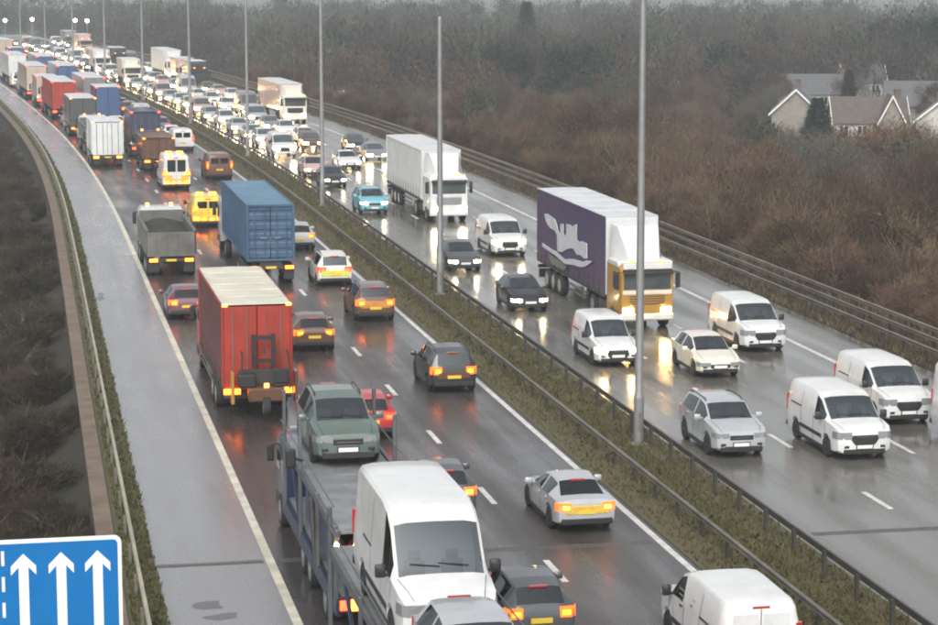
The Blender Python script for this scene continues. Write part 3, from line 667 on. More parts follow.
def tail_bar(pr, y, hw=1.2, z=.85):
    g = MB(); g.cbox(-hw, hw, y - .05, y + .08, z - .09, z + .09, .02); pr.add('rear_bar', g, 'chassis')
    for sg in (-1, 1):
        g = MB(); g.cbox(*sorted((sg * (hw - .48), sg * (hw - .06))), y - .085, y - .045, z - .085, z + .085, .012); pr.add('tail_light', g, 'tail')
        g = MB(); g.box(*sorted((sg * (hw - .55), sg * (hw - .02))), y + .1, y + .13, .28, z - .12); pr.add('mudflap', g, 'black_plastic')
    g = MB(); g.box(-.26, .26, y - .08, y - .045, z - .06, z + .06); pr.add('rear_plate', g, 'plate_yellow')
def lorry(kind):
    if kind in PROTO: return PROTO[kind]
    pr = Proto(); nm, a = kind.split(':') if ':' in kind else (kind, '')
    if nm == 'artic':                                       # front of the cab at +L/2
        Ht = float(a); L = 16.4; yf = L / 2; y1 = yf - .08
        cab_parts(pr, 2.48, yf - 2.35, y1, .62, 3.0, 'paint', min(Ht - .12, 4.5), low='low')
        tb = yf - 2.75; te = -L / 2 + .05
        body(pr, tb, te, 1.12, Ht)
        g = MB(); g.box(-.45, .45, te + .4, yf - 1.0, .75, 1.0); pr.add('chassis', g, 'chassis')
        for y in (yf - 1.35, yf - 5.0): 
            for sg in (-1, 1): put_wheel(pr, sg * 1.08, y, .50, .32, True)
        for k in range(3):
            for sg in (-1, 1): put_wheel(pr, sg * 1.06, te + 2.2 + k * 1.33, .50, .38, True)
        for sg in (-1, 1):
            g = MB(); g.cbox(*sorted((sg * .62, sg * 1.16)), yf - 4.2, yf - 2.6, .45, .98, .06); pr.add('fuel_tank', g, 'chassis')
            for z in (.55, .82):
                g = MB(); g.box(*sorted((sg * 1.19, sg * 1.22)), te + 6.6, tb - 3.6, z, z + .10); pr.add('side_guard', g, 'weathered_rail')
        tail_bar(pr, te)
    elif nm == 'rigid':
        Ht, L = (float(v) for v in a.split(',')); yf = L / 2
        cab_parts(pr, 2.40, yf - 1.95, yf - .08, .58, 2.75, 'paint', Ht - .15 if Ht > 3.3 else None, low='low')
        te = -L / 2 + .05; body(pr, yf - 2.1, te, 1.0, Ht)
        g = MB(); g.box(-.42, .42, te + .3, yf - 1.0, .66, .9); pr.add('chassis', g, 'chassis')
        for y, w in ((yf - 1.3, .3), (te + 2.2, .5)) + (((te + 3.5, .5),) if L > 9 else ()):
            for sg in (-1, 1): put_wheel(pr, sg * 1.04, y, .48, w, True)
        for sg in (-1, 1):
            for z in (.5, .75):
                g = MB(); g.box(*sorted((sg * 1.18, sg * 1.21)), te + 4.2, yf - 2.4, z, z + .1); pr.add('side_guard', g, 'weathered_rail')
        tail_bar(pr, te, 1.18)
    elif nm == 'container':
        L = 16.6; yf = L / 2
        cab_parts(pr, 2.48, yf - 2.3, yf - .08, .62, 3.0, 'paint', None, low='low')
        tb = yf - 2.75; te = -L / 2 + .02
        corrugated(pr, tb, te, 1.22, 4.08)
        g = MB(); g.box(-.55, .55, te + .1, yf - 1.0, .85, 1.19); pr.add('chassis', g, 'chassis')
        for y in (yf - 1.35, yf - 4.9):
            for sg in (-1, 1): put_wheel(pr, sg * 1.08, y, .50, .32, True)
        for k in range(3):
            for sg in (-1, 1): put_wheel(pr, sg * 1.06, te + 1.6 + k * 1.33, .50, .38, True)
        tail_bar(pr, te + .08, 1.2, .9)
    elif nm == 'tipper':
        L = 9.8; yf = L / 2
        cab_parts(pr, 2.40, yf - 1.9, yf - .08, .60, 2.85, 'paint', None, low='low')
        te = -L / 2 + .1; tb = yf - 2.15; z0, z1, hw = 1.10, 2.36, 1.22
        for sg in (-1, 1):
            g = MB(); g.prism([(sg * (hw - .06), z0), (sg * hw, z0), (sg * (hw + .03), z1), (sg * (hw - .06), z1)], 'y', te, tb); i = pr.add('side_board', g, 'tip')
            y = te + .35
            while y < tb: 
                g = MB(); g.prism([(sg * hw, z0 + .1), (sg * (hw + .10), z0 + .1), (sg * (hw + .10), z1 - .05), (sg * hw, z1 - .02)], 'y', y, y + .1); pr.add('rib', g, 'tip', i); y += .85
            g = MB(); g.cbox(*sorted((sg * (hw - .10), sg * (hw + .10))), te - .02, tb + .02, z1, z1 + .10, .03); pr.add('top_rail', g, 'tip')
        g = MB(); g.cbox(-hw, hw, te - .10, te - .01, z0 - .02, z1 - .02, .02); i = pr.add('tailboard', g, 'tip')
        for x in (-.8, -.25, .3, .85): g = MB(); g.box(x - .05, x + .05, te - .15, te - .10, z0, z1 - .1); pr.add('rib', g, 'tip', i)
        g = MB(); g.cbox(-hw + .02, hw - .02, tb, tb + .08, z0, z1 + .35, .02); pr.add('headboard', g, 'tip')
        g = MB(); g.box(-hw + .07, hw - .07, te, tb, z0, z0 + .08); pr.add('floor', g, 'chassis')
        g = MB(); vs = []; nx, ny = 7, 16
        for i in range(nx):
            for j in range(ny):
                u, v = i / (nx - 1), j / (ny - 1); vs.append((-hw + .075 + u * (2 * hw - .15), te + .02 + v * (tb - te - .04), 2.0 + .36 * math.sin(u * math.pi) * (.6 + .4 * math.sin(v * 9)) + rnd.uniform(-.04, .04)))
        g.add(vs, [(i * ny + j, (i + 1) * ny + j, (i + 1) * ny + j + 1, i * ny + j + 1) for i in range(nx - 1) for j in range(ny - 1)]); pr.add('load', g, 'load_dark', smooth=True)
        g = MB(); g.box(-.42, .42, te + .2, yf - 1.0, .7, 1.1); pr.add('chassis', g, 'chassis')
        for y in (yf - 1.2, yf - 2.9, te + 1.0, te + 2.3):
            for sg in (-1, 1): put_wheel(pr, sg * 1.04, y, .5, .42, True)
        tail_bar(pr, te - .05, 1.18, .9)
    pr.L = L; PROTO[kind] = pr
    return pr
M['tip'] = M['tipper_steel']
def body(pr, tb, te, z0, z1, hw=1.26):
    """curtain-sided or box body, front tb, rear te"""
    g = MB(); g.cbox(-hw, hw, te, tb, z0, z0 + .16, .02); pr.add('bed_frame', g, 'chassis')
    for sg in (-1, 1):
        g = MB(); n = 26; vs = []
        for i in range(n + 1):                              # curtain with shallow waves
            y = te + .06 + (tb - te - .12) * i / n; d = .014 * math.sin(i * 2.4) + .008 * math.sin(i * 5.1)
            vs += [(sg * (hw - .02 + d), y, z0 + .14), (sg * (hw - .03 + d), y, (z0 + z1) / 2), (sg * (hw - .02 + d * .3), y, z1 - .1)]
        g.add(vs, [(i * 3 + k, (i + 1) * 3 + k, (i + 1) * 3 + k + 1, i * 3 + k + 1) for i in range(n) for k in range(2)]); si = pr.add('side_curtain', g, 'side', smooth=True)
        ns = int((tb - te) / .95)
        for k in range(1, ns):
            y = te + (tb - te) * k / ns; g = MB(); g.box(*sorted((sg * (hw + .004), sg * (hw + .012))), y - .025, y + .025, z0 + .06, z0 + .75); g.box(*sorted((sg * (hw + .012), sg * (hw + .03))), y - .045, y + .045, z0 + .20, z0 + .30); pr.add('strap', g, 'black_plastic', si)
        g = MB(); g.cbox(*sorted((sg * (hw - .06), sg * (hw + .012))), te, tb, z1 - .13, z1 - .03, .015); pr.add('cant_rail', g, 'rail')
        for y0 in (te, tb - .08): g = MB(); g.cbox(*sorted((sg * (hw - .07), sg * (hw + .01))), y0, y0 + .08, z0 + .1, z1 - .08, .015); pr.add('corner_post', g, 'rail')
    g = MB(); secs = [[(-hw + .02, y, z1 - .06), (hw - .02, y, z1 - .06), (hw - .06, y, z1 - .01), (0, y, z1 + .02), (-hw + .06, y, z1 - .01)] for y in (te + .01, (te + tb) / 2, tb - .01)]
    g.loft(secs); ri = pr.add('roof', g, 'roof')
    for k in range(1, 6):
        y = te + (tb - te) * k / 6; g = MB(); g.box(-hw + .1, hw - .1, y - .03, y + .03, z1 + .001, z1 + .03); pr.add('roof_bow', g, 'roof', ri)
    g = MB(); g.box(-hw + .04, hw - .04, tb - .06, tb, z0 + .1, z1 - .07); pr.add('front_wall', g, 'rear')
    for sg in (-1, 1):
        g = MB(); g.cbox(*sorted((sg * .012, sg * (hw - .075))), te - .015, te + .05, z0 + .02, z1 - .12, .015); di = pr.add('rear_door', g, 'rear')
        for x in (.35, .85): g = MB(); g.tube([(sg * x, te - .035, z0 + .1), (sg * x, te - .035, z1 - .2)], .022, 6); pr.add('lock_bar', g, 'weathered_rail', di)
        g = MB(); g.cbox(*sorted((sg * (hw - .22), sg * (hw - .02))), te - .05, te + .02, z1 - .12, z1 - .02, .015); pr.add('marker_lamp', g, 'rear_marker')
M['rail'] = M['weathered_rail']; M['rear_marker'] = M['tail_red']
def corrugated(pr, tb, te, z0, z1, hw=1.22):
    for sg in (-1, 1):
        g = MB(); vs = []; y = te + .12; k = 0
        while y < tb - .1:
            for dy, d in ((0, 0), (.10, 0), (.15, .04), (.25, .04)):
                yy = min(y + dy, tb - .1); vs += [(sg * (hw - .02 - d), yy, z0 + .12), (sg * (hw - .02 - d), yy, z1 - .08)]
            y += .30
        n = len(vs) // 2; g.add(vs, [(2 * i, 2 * i + 2, 2 * i + 3, 2 * i + 1) for i in range(n - 1)]); pr.add('side_panel', g, 'container_blue')
        for y0 in (te, tb - .14): g = MB(); g.cbox(*sorted((sg * (hw - .14), sg * hw)), y0, y0 + .14, z0, z1, .02); pr.add('corner_post', g, 'container_blue')
        for z in (z0, z1 - .12): g = MB(); g.cbox(*sorted((sg * (hw - .10), sg * (hw - .002))), te + .1, tb - .1, z, z + .12, .02); pr.add('side_rail', g, 'container_blue')
        g = MB(); vs = []; x0, x1 = .02, hw - .15; zz = z0 + .18
        while zz < z1 - .18:
            for dz, d in ((0, 0), (.24, 0), (.30, .035), (.42, .035)):
                z_ = min(zz + dz, z1 - .16); vs += [(sg * x0, te + .06 + d, z_), (sg * x1, te + .06 + d, z_)]
            zz += .48
        n = len(vs) // 2; g.add(vs, [(2 * i, 2 * i + 1, 2 * i + 3, 2 * i + 2) for i in range(n - 1)]); di = pr.add('container_door', g, 'container_blue')
        for x in (.30, .80): 
            g = MB(); g.tube([(sg * x, te + .015, z0 + .1), (sg * x, te + .015, z1 - .1)], .028, 6); pr.add('lock_bar', g, 'container_bar', di)
        g = MB(); g.box(*sorted((sg * .20, sg * .52)), te - .01, te + .02, z0 + 1.15, z0 + 1.21); pr.add('lock_handle', g, 'galvanised', di)
    for z in (z0, z1 - .13): g = MB(); g.cbox(-hw + .13, hw - .13, te + .005, te + .12, z, z + .13, .015); pr.add('door_header', g, 'container_blue')
    g = MB(); g.box(-hw + .1, hw - .1, tb - .1, tb - .03, z0, z1 - .05); pr.add('front_wall', g, 'container_blue')
    g = MB(); vs = []; y = te + .12
    while y < tb - .12:
        for dy, d in ((0, 0), (.10, 0), (.15, .03), (.25, .03)): vs += [(-hw + .10, min(y + dy, tb - .12), z1 - .03 - d), (hw - .10, min(y + dy, tb - .12), z1 - .03 - d)]
        y += .30
    n = len(vs) // 2; g.add(vs, [(2 * i, 2 * i + 1, 2 * i + 3, 2 * i + 2) for i in range(n - 1)]); pr.add('roof_panel', g, 'container_roof')
mat('container_bar', (.09, .16, .24), .45, .3, var=.3, scale=2)

TFAR = ('strap', 'grille_bar', 'roof_bow', 'lock_bar', 'side_guard', 'mudflap', 'step', 'corner_post', 'rib')
def truck(kind, s, lat, away, label, name='box_lorry', col='white', side='curtain_white', roof='white_roof', rear=None, tail='tail_red', head_='lamp_on', rail=None, deflector=None, low=None, near=None, group=None, grille=None, cat='lorry', marker=None):
    pr = lorry(kind); sc = s + pr.L / 2
    if near is None: near = s < 200
    swap = {'paint': 'p_' + col, 'side': side, 'roof': roof, 'rear': rear or side, 'tail': tail, 'headlight': head_, 'rail': rail or side, 'deflector': 'p_' + (deflector or col), 'low': low or 'p_' + col, 'grille': grille or 'black_plastic', 'tip': side, 'rear_marker': marker or tail}
    return pr.inst(name, label, cat, P(sc, lat), head(sc) + (0 if away else math.pi), group, swap, () if near else TFAR)

# ------------------------------------------------------------------ traffic going away (left carriageway)
A1, A2, A3 = 8.30, 11.95, 15.60
B1, B2, B3 = 23.30, 26.95, 30.60
GA, GB = 'vehicles driving away on the left carriageway', 'oncoming vehicles on the right carriageway'
def van_print(t, pr):
    x = -pr.wd(3) * .985 - .006
    for (y0, y1, z0, z1, m) in ((.15, .75, 1.42, 1.48, 'logo_grey'), (.25, .68, 1.30, 1.35, 'logo_grey'), (-.55, -.38, .95, 1.45, 'p_teal'), (-.40, -.24, 1.05, 1.30, 'evergreen')):
        g = MB(); k = (lambda z: x + .012 + max(0, z - 1.20) * .21)
        g.add([(k(z0), y0, z0), (k(z0), y1, z0), (k(z1), y1 + .04, z1), (k(z1), y0 + .04, z1)], [(0, 1, 2, 3)]); obj('side_print', g.mesh('side_print', m), t)
    g = MB(); g.box(.10, .45, -pr.L / 2 - .016, -pr.L / 2 + .01, 1.02, 1.06); g.box(.2, .34, -pr.L / 2 - .016, -pr.L / 2 + .01, 1.10, 1.2); obj('rear_print', g.mesh('rear_print', 'logo_grey'), t)
def no_rear_glass(t, pr):
    van_print(t, pr)
    for c in list(t.children):
        if c.name.startswith('rear_window'): c.material_slots[0].link = 'OBJECT'; c.material_slots[0].material = M['p_white']; c.name = 'rear_door_panel'
car('custom', 'white', 47.4, 15.95, True, 'white van with grey print on its side, nearest in the outer lane', tail='tail_off', extra=no_rear_glass, group=GA)
car('saloon', 'silver', 61.6, 15.55, True, 'silver saloon with yellow lit tail beside the reservation grass', tail='tail_yellow', extra=rear_panel_or_glow('chevron_and_glow_yellow', .60, .84, .62), group=GA)  # yellow sheet is lamp glow painted on the tail, no real panel
car('hatch', 'darkgrey', 51.2, 11.85, True, 'dark grey car cut by bottom edge, right of the carried silver car', tail='tail_amber', bumper='p_silver', group=GA)
car('hatch', 'darkgrey', 64.0, 12.05, True, 'dark hatchback half hidden behind the carried white van', tail='tail_yellow', group=GA)
car('hatch', 'red', 75.6, 11.6, True, 'red hatchback half hidden behind the green people carrier', tail='tail_red', group=GA)
car('mpv', 'black', 83.6, 15.95, True, 'black people carrier alone in the outer lane', tail='tail_amber', extra=rear_panel_or_glow('p_brown', .60, .86, .6), group=GA)
car('hatch', 'brown', 94.0, 12.05, True, 'dark brown hatchback with orange tail lights right of the red lorry', tail='tail_amber', extra=rear_panel_or_glow('p_brown', .60, .84, .6), group=GA)
car('suv', 'brown', 101.6, 15.8, True, 'dark brown car with orange tail below the lime tailed car', tail='tail_amber', extra=rear_panel_or_glow('panel_orange', .66, .98, .66), group=GA)
car('mpv', 'cream', 113.4, 15.6, True, 'pale roofed car with lime yellow tail and red pillars', tail='tail_red', extra=rear_panel_or_glow('reflective_lime', .56, .86, .7), group=GA)
car('hatch', 'silver', 128.8, 15.75, True, 'silver car with orange lights just right of the blue container', tail='tail_amber', group=GA)
car('hatch', 'plum', 103.8, 7.55, True, 'dark car with orange tail light left of the red lorry cab', tail='tail_amber', group=GA)
truck('container', 114.8, 12.55, True, 'blue corrugated shipping container on an articulated lorry', 'container_lorry', 'silver', tail='tail_amber', group=GA)
truck('tipper', 118.8, 7.85, True, 'grey steel tipper lorry with dark load ahead of the red lorry', 'tipper_lorry', 'white', 'tipper_steel', tail='tail_amber', group=GA)
def beacon(t, pr):
    z = pr.at(3, 3)
    for sg in (-1, 1):
        g = MB(); g.cbox(*sorted((sg * .18, sg * .62)), -1.2, -.95, z - .02, z + .12, .03); obj('beacon', g.mesh('beacon', 'tail_yellow'), t)
        g = MB(); g.cbox(*sorted((sg * .30, sg * .84)), -pr.L / 2 - .03, -pr.L / 2 + .02, .60, 1.12, .02); obj('chevron_panel', g.mesh('chevron_panel', 'chevron_and_glow_yellow'), t)
        for x0, x1, z0, z1 in ((.52, .88, .50, .72), (.10, .40, .50, .64), (.62, .88, 1.16, 1.36), (.30, .56, z - .26, z - .12)):
            g = MB(); g.cbox(*sorted((sg * x0, sg * x1)), -pr.L / 2 - .06, -pr.L / 2 + .06, z0, z1, .02); obj('hazard_lamp', g.mesh('hazard_lamp', 'tail_amber'), t)
car('transit', 'white', 165.6, 11.6, True, 'white van with glowing amber and yellow tail in the middle lane', tail='tail_yellow', extra=beacon, group=GA)
car('custom', 'yellow', 141.0, 11.6, True, 'bright yellow van with amber lights left of the blue container', tail='tail_amber', extra=beacon, group=GA)
car('custom', 'brown', 173.0, 15.45, True, 'dark red brown van with orange lamps in the outer lane', tail='tail_amber', group=GA)
truck('rigid:3.7,8.2', 185.8, 7.95, True, 'white box lorry with plain double doors in the inner lane', tail='tail_yellow', rear='curtain_white', group=GA)
truck('rigid:2.7,8.4', 181.0, 11.6, True, 'low brown backed lorry behind the amber lit white van', col='navy', side='p_brown', roof='p_brown', tail='tail_amber', group=GA)
truck('rigid:3.9,8.2', 194.5, 11.7, True, 'dark navy box lorry ahead of the low brown lorry', col='navy', side='p_navy', roof='p_navy', tail='tail_red', group=GA)
car('custom', 'white', 200.4, 15.4, True, 'white van in the outer lane beside the dark navy lorry', tail='tail_red', group=GA)
truck('tipper', 199, 8.2, True, 'far grey tipper lorry ahead of the white box lorry', 'tipper_lorry', 'white', 'tipper_steel', tail='tail_amber', group=GA)
car('custom', 'silver', 211.5, 8.3, True, 'far silver van between the tipper and a long lorry', tail='tail_red', group=GA)
truck('rigid:3.7,10.4', 220, 8.25, True, 'far lorry with pale roof and dark rear in inner lane', 'box_lorry', 'silver', 'p_darkgrey', 'white_roof', rear='p_darkgrey', tail='tail_amber', group=GA)
car('hatch', 'grey', 234.5, 8.2, True, 'far grey car behind the red sided lorry', tail='tail_red', group=GA)
truck('artic:4.0', 246, 8.3, True, 'red sided lorry with pale roof far along the inner lane', 'articulated_lorry', 'red', 'lorry_red', 'white_roof', tail='tail_red', group=GA)
truck('rigid:3.6,8.0', 268, 8.2, True, 'beige box lorry with red lamps at end of the hard shoulder', col='beige', side='p_beige', roof='white_roof', tail='tail_red', group=GA)
car('transit', 'silver', 208, 12.0, True, 'far pale grey van beyond the navy lorry', tail='tail_red', group=GA)
car('suv', 'red', 218, 12.0, True, 'far red car beyond the pale grey van', tail='tail_red', group=GA)
car('hatch', 'white', 227, 12.0, True, 'far white car behind the purple blue lorry', tail='tail_red', group=GA)
truck('rigid:3.9,8.4', 236, 12.0, True, 'purple blue lorry with pale roof in far middle lane', col='blue', side='p_blue', roof='white_roof', tail='tail_red', group=GA)
FA = 'far vehicles driving away'
cols = ['white', 'silver', 'grey', 'red', 'black', 'blue', 'white', 'silver']
fr = random.Random(21)
for lat in (A1, A2, A3):
    s = {A1: 284, A2: 252, A3: 212}[lat]
    while s < 470:
        if lat != A3 and fr.random() < .34:
            c = fr.choice(['white', 'red', 'blue', 'grey', 'white', 'beige']); Lk = 'artic:4.1' if fr.random() < .6 else 'rigid:3.6,8.0'
            truck(Lk, s, lat + fr.uniform(-.25, .25), True, 'far %s lorry in the queue driving away' % c, 'far_lorry', c, 'p_' + c, 'white_roof', tail='tail_red', group=FA + ', ' + c + ' lorries'); s += lorry(Lk).L + fr.uniform(3, 6)
        else:
            k = fr.choice(['hatch', 'saloon', 'suv', 'mpv', 'custom', 'caddy']); c = fr.choice(cols)
            car(k, c, s, lat + fr.uniform(-.25, .25), True, 'far %s %s in the queue driving away' % (c, 'van' if SPEC[k].get('van') else 'car'), tail='tail_red' if fr.random() < .6 else 'tail_amber', group=FA + ', %s %s' % (c, 'vans' if SPEC[k].get('van') else 'cars')); s += vehicle_proto(k).L + fr.uniform(2.5, 7)

# red lorry with a forklift carried on its tail
def red_lorry():
    Ht, L = 4.1, 12.2; pr = Proto(); yf = L / 2; te = -L / 2
    cab_parts(pr, 2.40, yf - 1.95, yf - .08, .58, 2.75, 'paint', 3.5, low='low'); body(pr, yf - 2.1, te, 1.0, Ht, 1.25)
    g = MB(); g.box(-.42, .42, te + .3, yf - 1.0, .66, .9); pr.add('chassis', g, 'chassis')
    for y, w in ((yf - 1.3, .3), (te + 2.4, .5), (te + 3.75, .5)):
        for sg in (-1, 1): put_wheel(pr, sg * 1.04, y, .48, w, True)
    for sg in (-1, 1):
        for z in (.5, .75): g = MB(); g.box(*sorted((sg * 1.18, sg * 1.21)), te + 4.6, yf - 2.4, z, z + .1); pr.add('side_guard', g, 'weathered_rail')
    for sg in (-1, 1):                                      # rear lamps in pairs
        for x in (.62, .95): g = MB(); g.cbox(*sorted((sg * x, sg * (x + .26))), te - .10, te - .03, .86, 1.06, .02); pr.add('tail_light', g, 'tail')
    g = MB(); g.cbox(-1.2, 1.2, te - .06, te + .1, .70, .86, .02); pr.add('rear_bar', g, 'chassis')
    pr.L = L
    return pr
pr = red_lorry(); RL = pr.inst('curtain_sided_lorry', 'red lorry with cream roof carrying a forklift on its tail', 'lorry', P(80.6 + pr.L / 2, 8.28), 0, GA,
    {'paint': 'p_red', 'side': 'lorry_side', 'roof': 'lorry_roof', 'rear': 'lorry_red', 'rail': 'lorry_red', 'tail': 'tail_amber', 'deflector': 'p_red', 'low': 'p_red', 'rear_marker': 'marker'})
fk = thing('truck_mounted_forklift', 'dark folded forklift hanging on the tail of red lorry', 'forklift', P(80.45, 8.45), 0)
def fpart(n_, m, f, smooth=False): g = MB(); f(g); return obj(n_, g.mesh(n_, m, smooth), fk)
for sg in (-1, 1):
    fpart('mast_rail', 'black_plastic', lambda g: g.box(*sorted((sg * .28, sg * .42)), -.42, -.26, .95, 3.05))
    fpart('leg', 'p_gold' if sg < 0 else 'p_brown', lambda g: g.cbox(*sorted((sg * 1.06, sg * 1.17)), -.6, -.10, .62, 1.75, .02))
    fpart('cage_post', 'chassis', lambda g: g.tube([(sg * .85, -.95, 1.2), (sg * .8, -.85, 2.5)], .04, 6))
    fpart('fork', 'chassis', lambda g: g.box(*sorted((sg * .25, sg * .40)), -.25, -.05, 1.10, 1.20))
fpart('cross_member', 'black_plastic', lambda g: (g.box(-.42, .42, -.40, -.30, 2.86, 3.0), g.box(-.42, .42, -.40, -.30, 2.05, 2.17)))
fpart('carriage', 'chassis', lambda g: (g.box(-.9, .9, -.55, -.44, 1.30, 1.42), g.box(-.9, .9, -.55, -.44, 1.72, 1.84), g.box(-.7, .7, -.53, -.46, 1.42, 1.72)))
fpart('cage_top', 'chassis', lambda g: [g.box(x - .03, x + .03, -.98, -.5, 2.46, 2.52) for x in (-.8, -.4, 0, .4, .8)])
fpart('counterweight', 'p_brown', lambda g: g.cbox(-.62, .62, -1.20, -.6, .78, 1.28, .06))
fpart('engine_cover', 'black_plastic', lambda g: g.cbox(-.95, -.35, -1.1, -.6, 1.28, 1.75, .05))
fpart('seat', 'black_plastic', lambda g: (g.cbox(.30, .78, -1.05, -.6, 1.28, 1.42, .04), g.cbox(.30, .78, -1.08, -.98, 1.42, 1.9, .03)))
fpart('work_lamp', 'marker', lambda g: g.cbox(-.09, .09, -1.27, -1.19, 1.30, 1.46, .02))
wa, wb = wheel_meshes(.34, .24, True); o = obj('wheel', wa, fk); o.location = (0, -1.15, .62); o2 = obj('rim', wb, o)
fpart('wheel_fork', 'p_brown', lambda g: g.box(-.16, .16, -1.22, -1.08, .96, 1.2))

# ------------------------------------------------------------------ oncoming traffic (right carriageway)
car('custom', 'white', 69.4, 26.75, False, 'white panel van in middle lane right of the silver car', head_='lamp_off', tail='tail_off', group=GB)
car('custom', 'white', 74.6, 30.35, False, 'white panel van in the slow lane beside another white van', head_='lamp_off', tail='tail_off', group=GB)
car('transit', 'white', 67.6, 31.7, False, 'tall white van cut off by the right edge of frame', head_='lamp_off', tail='tail_off', group=GB)
car('suv', 'silver', 70.5, 22.95, False, 'silver car closest to camera beside the reservation rail', head_='lamp_off', tail='tail_off', group=GB)
car('hatch', 'cream', 84.8, 26.7, False, 'pale cream hatchback following the white van in middle lane', head_='lamp_off', tail='tail_off', group=GB)
car('custom', 'white', 90.3, 30.35, False, 'white van alongside the outer edge line near the purple lorry', head_='lamp_off', tail='tail_off', group=GB)
car('caddy', 'white', 88.0, 23.45, False, 'small white van in front of the purple lorry', head_='lamp_warm', tail='tail_off', group=GB)
AL = truck('artic:4.8', 97.0, 27.15, False, 'purple sided lorry with white and gold cab and large pale logo', 'articulated_lorry', 'gold', 'curtain_purple', 'white_roof', rear='curtain_white', head_='lamp_warm', deflector='white', low='p_cream', rail='curtain_purple', grille='p_gold', group=GB)
# pale graphic on its side (the lorry's own right-hand side, towards the reservation)
tb, te, z0, z1 = 16.4 / 2 - 2.75, -16.4 / 2 + .05, 1.3, 4.7
def gpoly(pts, m, d=.05):
    g = MB(); g.prism([(te + (tb - te) * u, z0 + (z1 - z0) * v) for u, v in pts], 'x', 1.26 + .015, 1.26 + d)
    o = obj('side_logo', g.mesh('side_logo', m), AL)
gpoly([(.13, .70), (.18, .72), (.30, .69), (.33, .62), (.345, .55), (.365, .52), (.385, .55), (.385, .66), (.43, .68), (.43, .54), (.455, .52), (.475, .56), (.475, .70), (.53, .71), (.55, .69), (.60, .74), (.625, .76), (.625, .55), (.66, .53), (.70, .56), (.77, .56), (.775, .36), (.74, .34), (.68, .36), (.63, .34), (.58, .40), (.53, .38), (.47, .33), (.41, .27), (.345, .25), (.335, .34), (.335, .48), (.29, .53), (.22, .53), (.16, .60)], 'logo_white')
gpoly([(.10, .255), (.16, .25), (.24, .235), (.33, .235), (.40, .20), (.46, .19), (.52, .225), (.58, .255), (.65, .27), (.72, .285), (.77, .33), (.85, .355), (.80, .29), (.74, .225), (.67, .19), (.60, .175), (.52, .15), (.46, .125), (.40, .14), (.33, .17), (.24, .185), (.16, .195), (.10, .21)], 'logo_white')
gpoly([(.20, .15), (.34, .13), (.48, .09), (.44, .02), (.24, .03)], 'logo_grey', .045)
g = MB(); g.cbox(-1.1, 1.1, 16.4 / 2 - .10, 16.4 / 2 - .03, 2.72, 2.98, .02); obj('cab_band', g.mesh('cab_band', 'p_white'), AL)
g = MB(); g.cbox(-1.12, 1.12, 16.4 / 2 - .12, 16.4 / 2 - .045, 1.60, 1.78, .02); obj('cab_band', g.mesh('cab_band', 'p_cream'), AL)
g = MB(); g.cbox(-1.25, 1.25, 16.4 / 2 - 2.2, 16.4 / 2 - .40, 2.75, 3.03, .08); obj('cab_roof', g.mesh('cab_roof', 'p_white'), AL)
car('hatch', 'black', 103.2, 23.3, False, 'black car with round headlights left of the purple lorry', group=GB)
car('hatch', 'darkgrey', 117.8, 23.1, False, 'dark car with bright headlights by the second lamp column', group=GB)
car('custom', 'white', 123.5, 26.7, False, 'white van with bright lamps behind the purple lorry', group=GB)
truck('artic:4.4', 141.0, 26.6, False, 'white articulated lorry with dark windscreen in middle lane', 'articulated_lorry', 'white', 'curtain_white', 'white_roof', head_='lamp_on', low='p_white', grille='p_silver', group=GB)
car('suv', 'sky', 146.6, 22.8, False, 'light blue car with bright headlights beside the white lorry', group=GB)
car('hatch', 'black', 165.2, 23.0, False, 'dark car with glaring lamps behind the light blue car', group=GB)
car('hatch', 'pink', 174.0, 22.9, False, 'pinkish white car third back beside reservation rail', head_='lamp_warm', group=GB)
car('saloon', 'white', 179.6, 26.5, False, 'white car left of the white articulated lorry trailer', group=GB)
car('hatch', 'grey', 186.5, 29.9, False, 'grey car with one glaring lamp in the slow lane', group=GB)
car('hatch', 'black', 197.0, 30.2, False, 'black car furthest right behind the grey car', group=GB)
car('mpv', 'brown', 198.0, 26.4, False, 'dark brown car with yellow headlights in middle lane', head_='lamp_warm', group=GB)
car('custom', 'white', 192.2, 23.1, False, 'white van with bright lamps far along reservation lane', group=GB)
car('suv', 'white', 203.4, 23.2, False, 'white car right behind the far white van', group=GB)
truck('artic:4.0', 233.0, 30.6, False, 'far pinkish white lorry at right edge of the oncoming queue', 'articulated_lorry', 'cream', 'p_pink', 'white_roof', group=GB)
car('transit', 'grey', 246.8, 28.2, False, 'far grey van left of the pinkish lorry', group=GB)
truck('artic:4.2', 327, 30.9, False, 'far tall white lorry at head of the distant oncoming queue', 'articulated_lorry', 'white', 'curtain_white', 'white_roof', group=GB)
FB = 'far oncoming vehicles'
occ = {B1: [(0, 209)], B2: [(0, 204), (243, 254)], B3: [(0, 203), (231, 251), (325, 345)]}
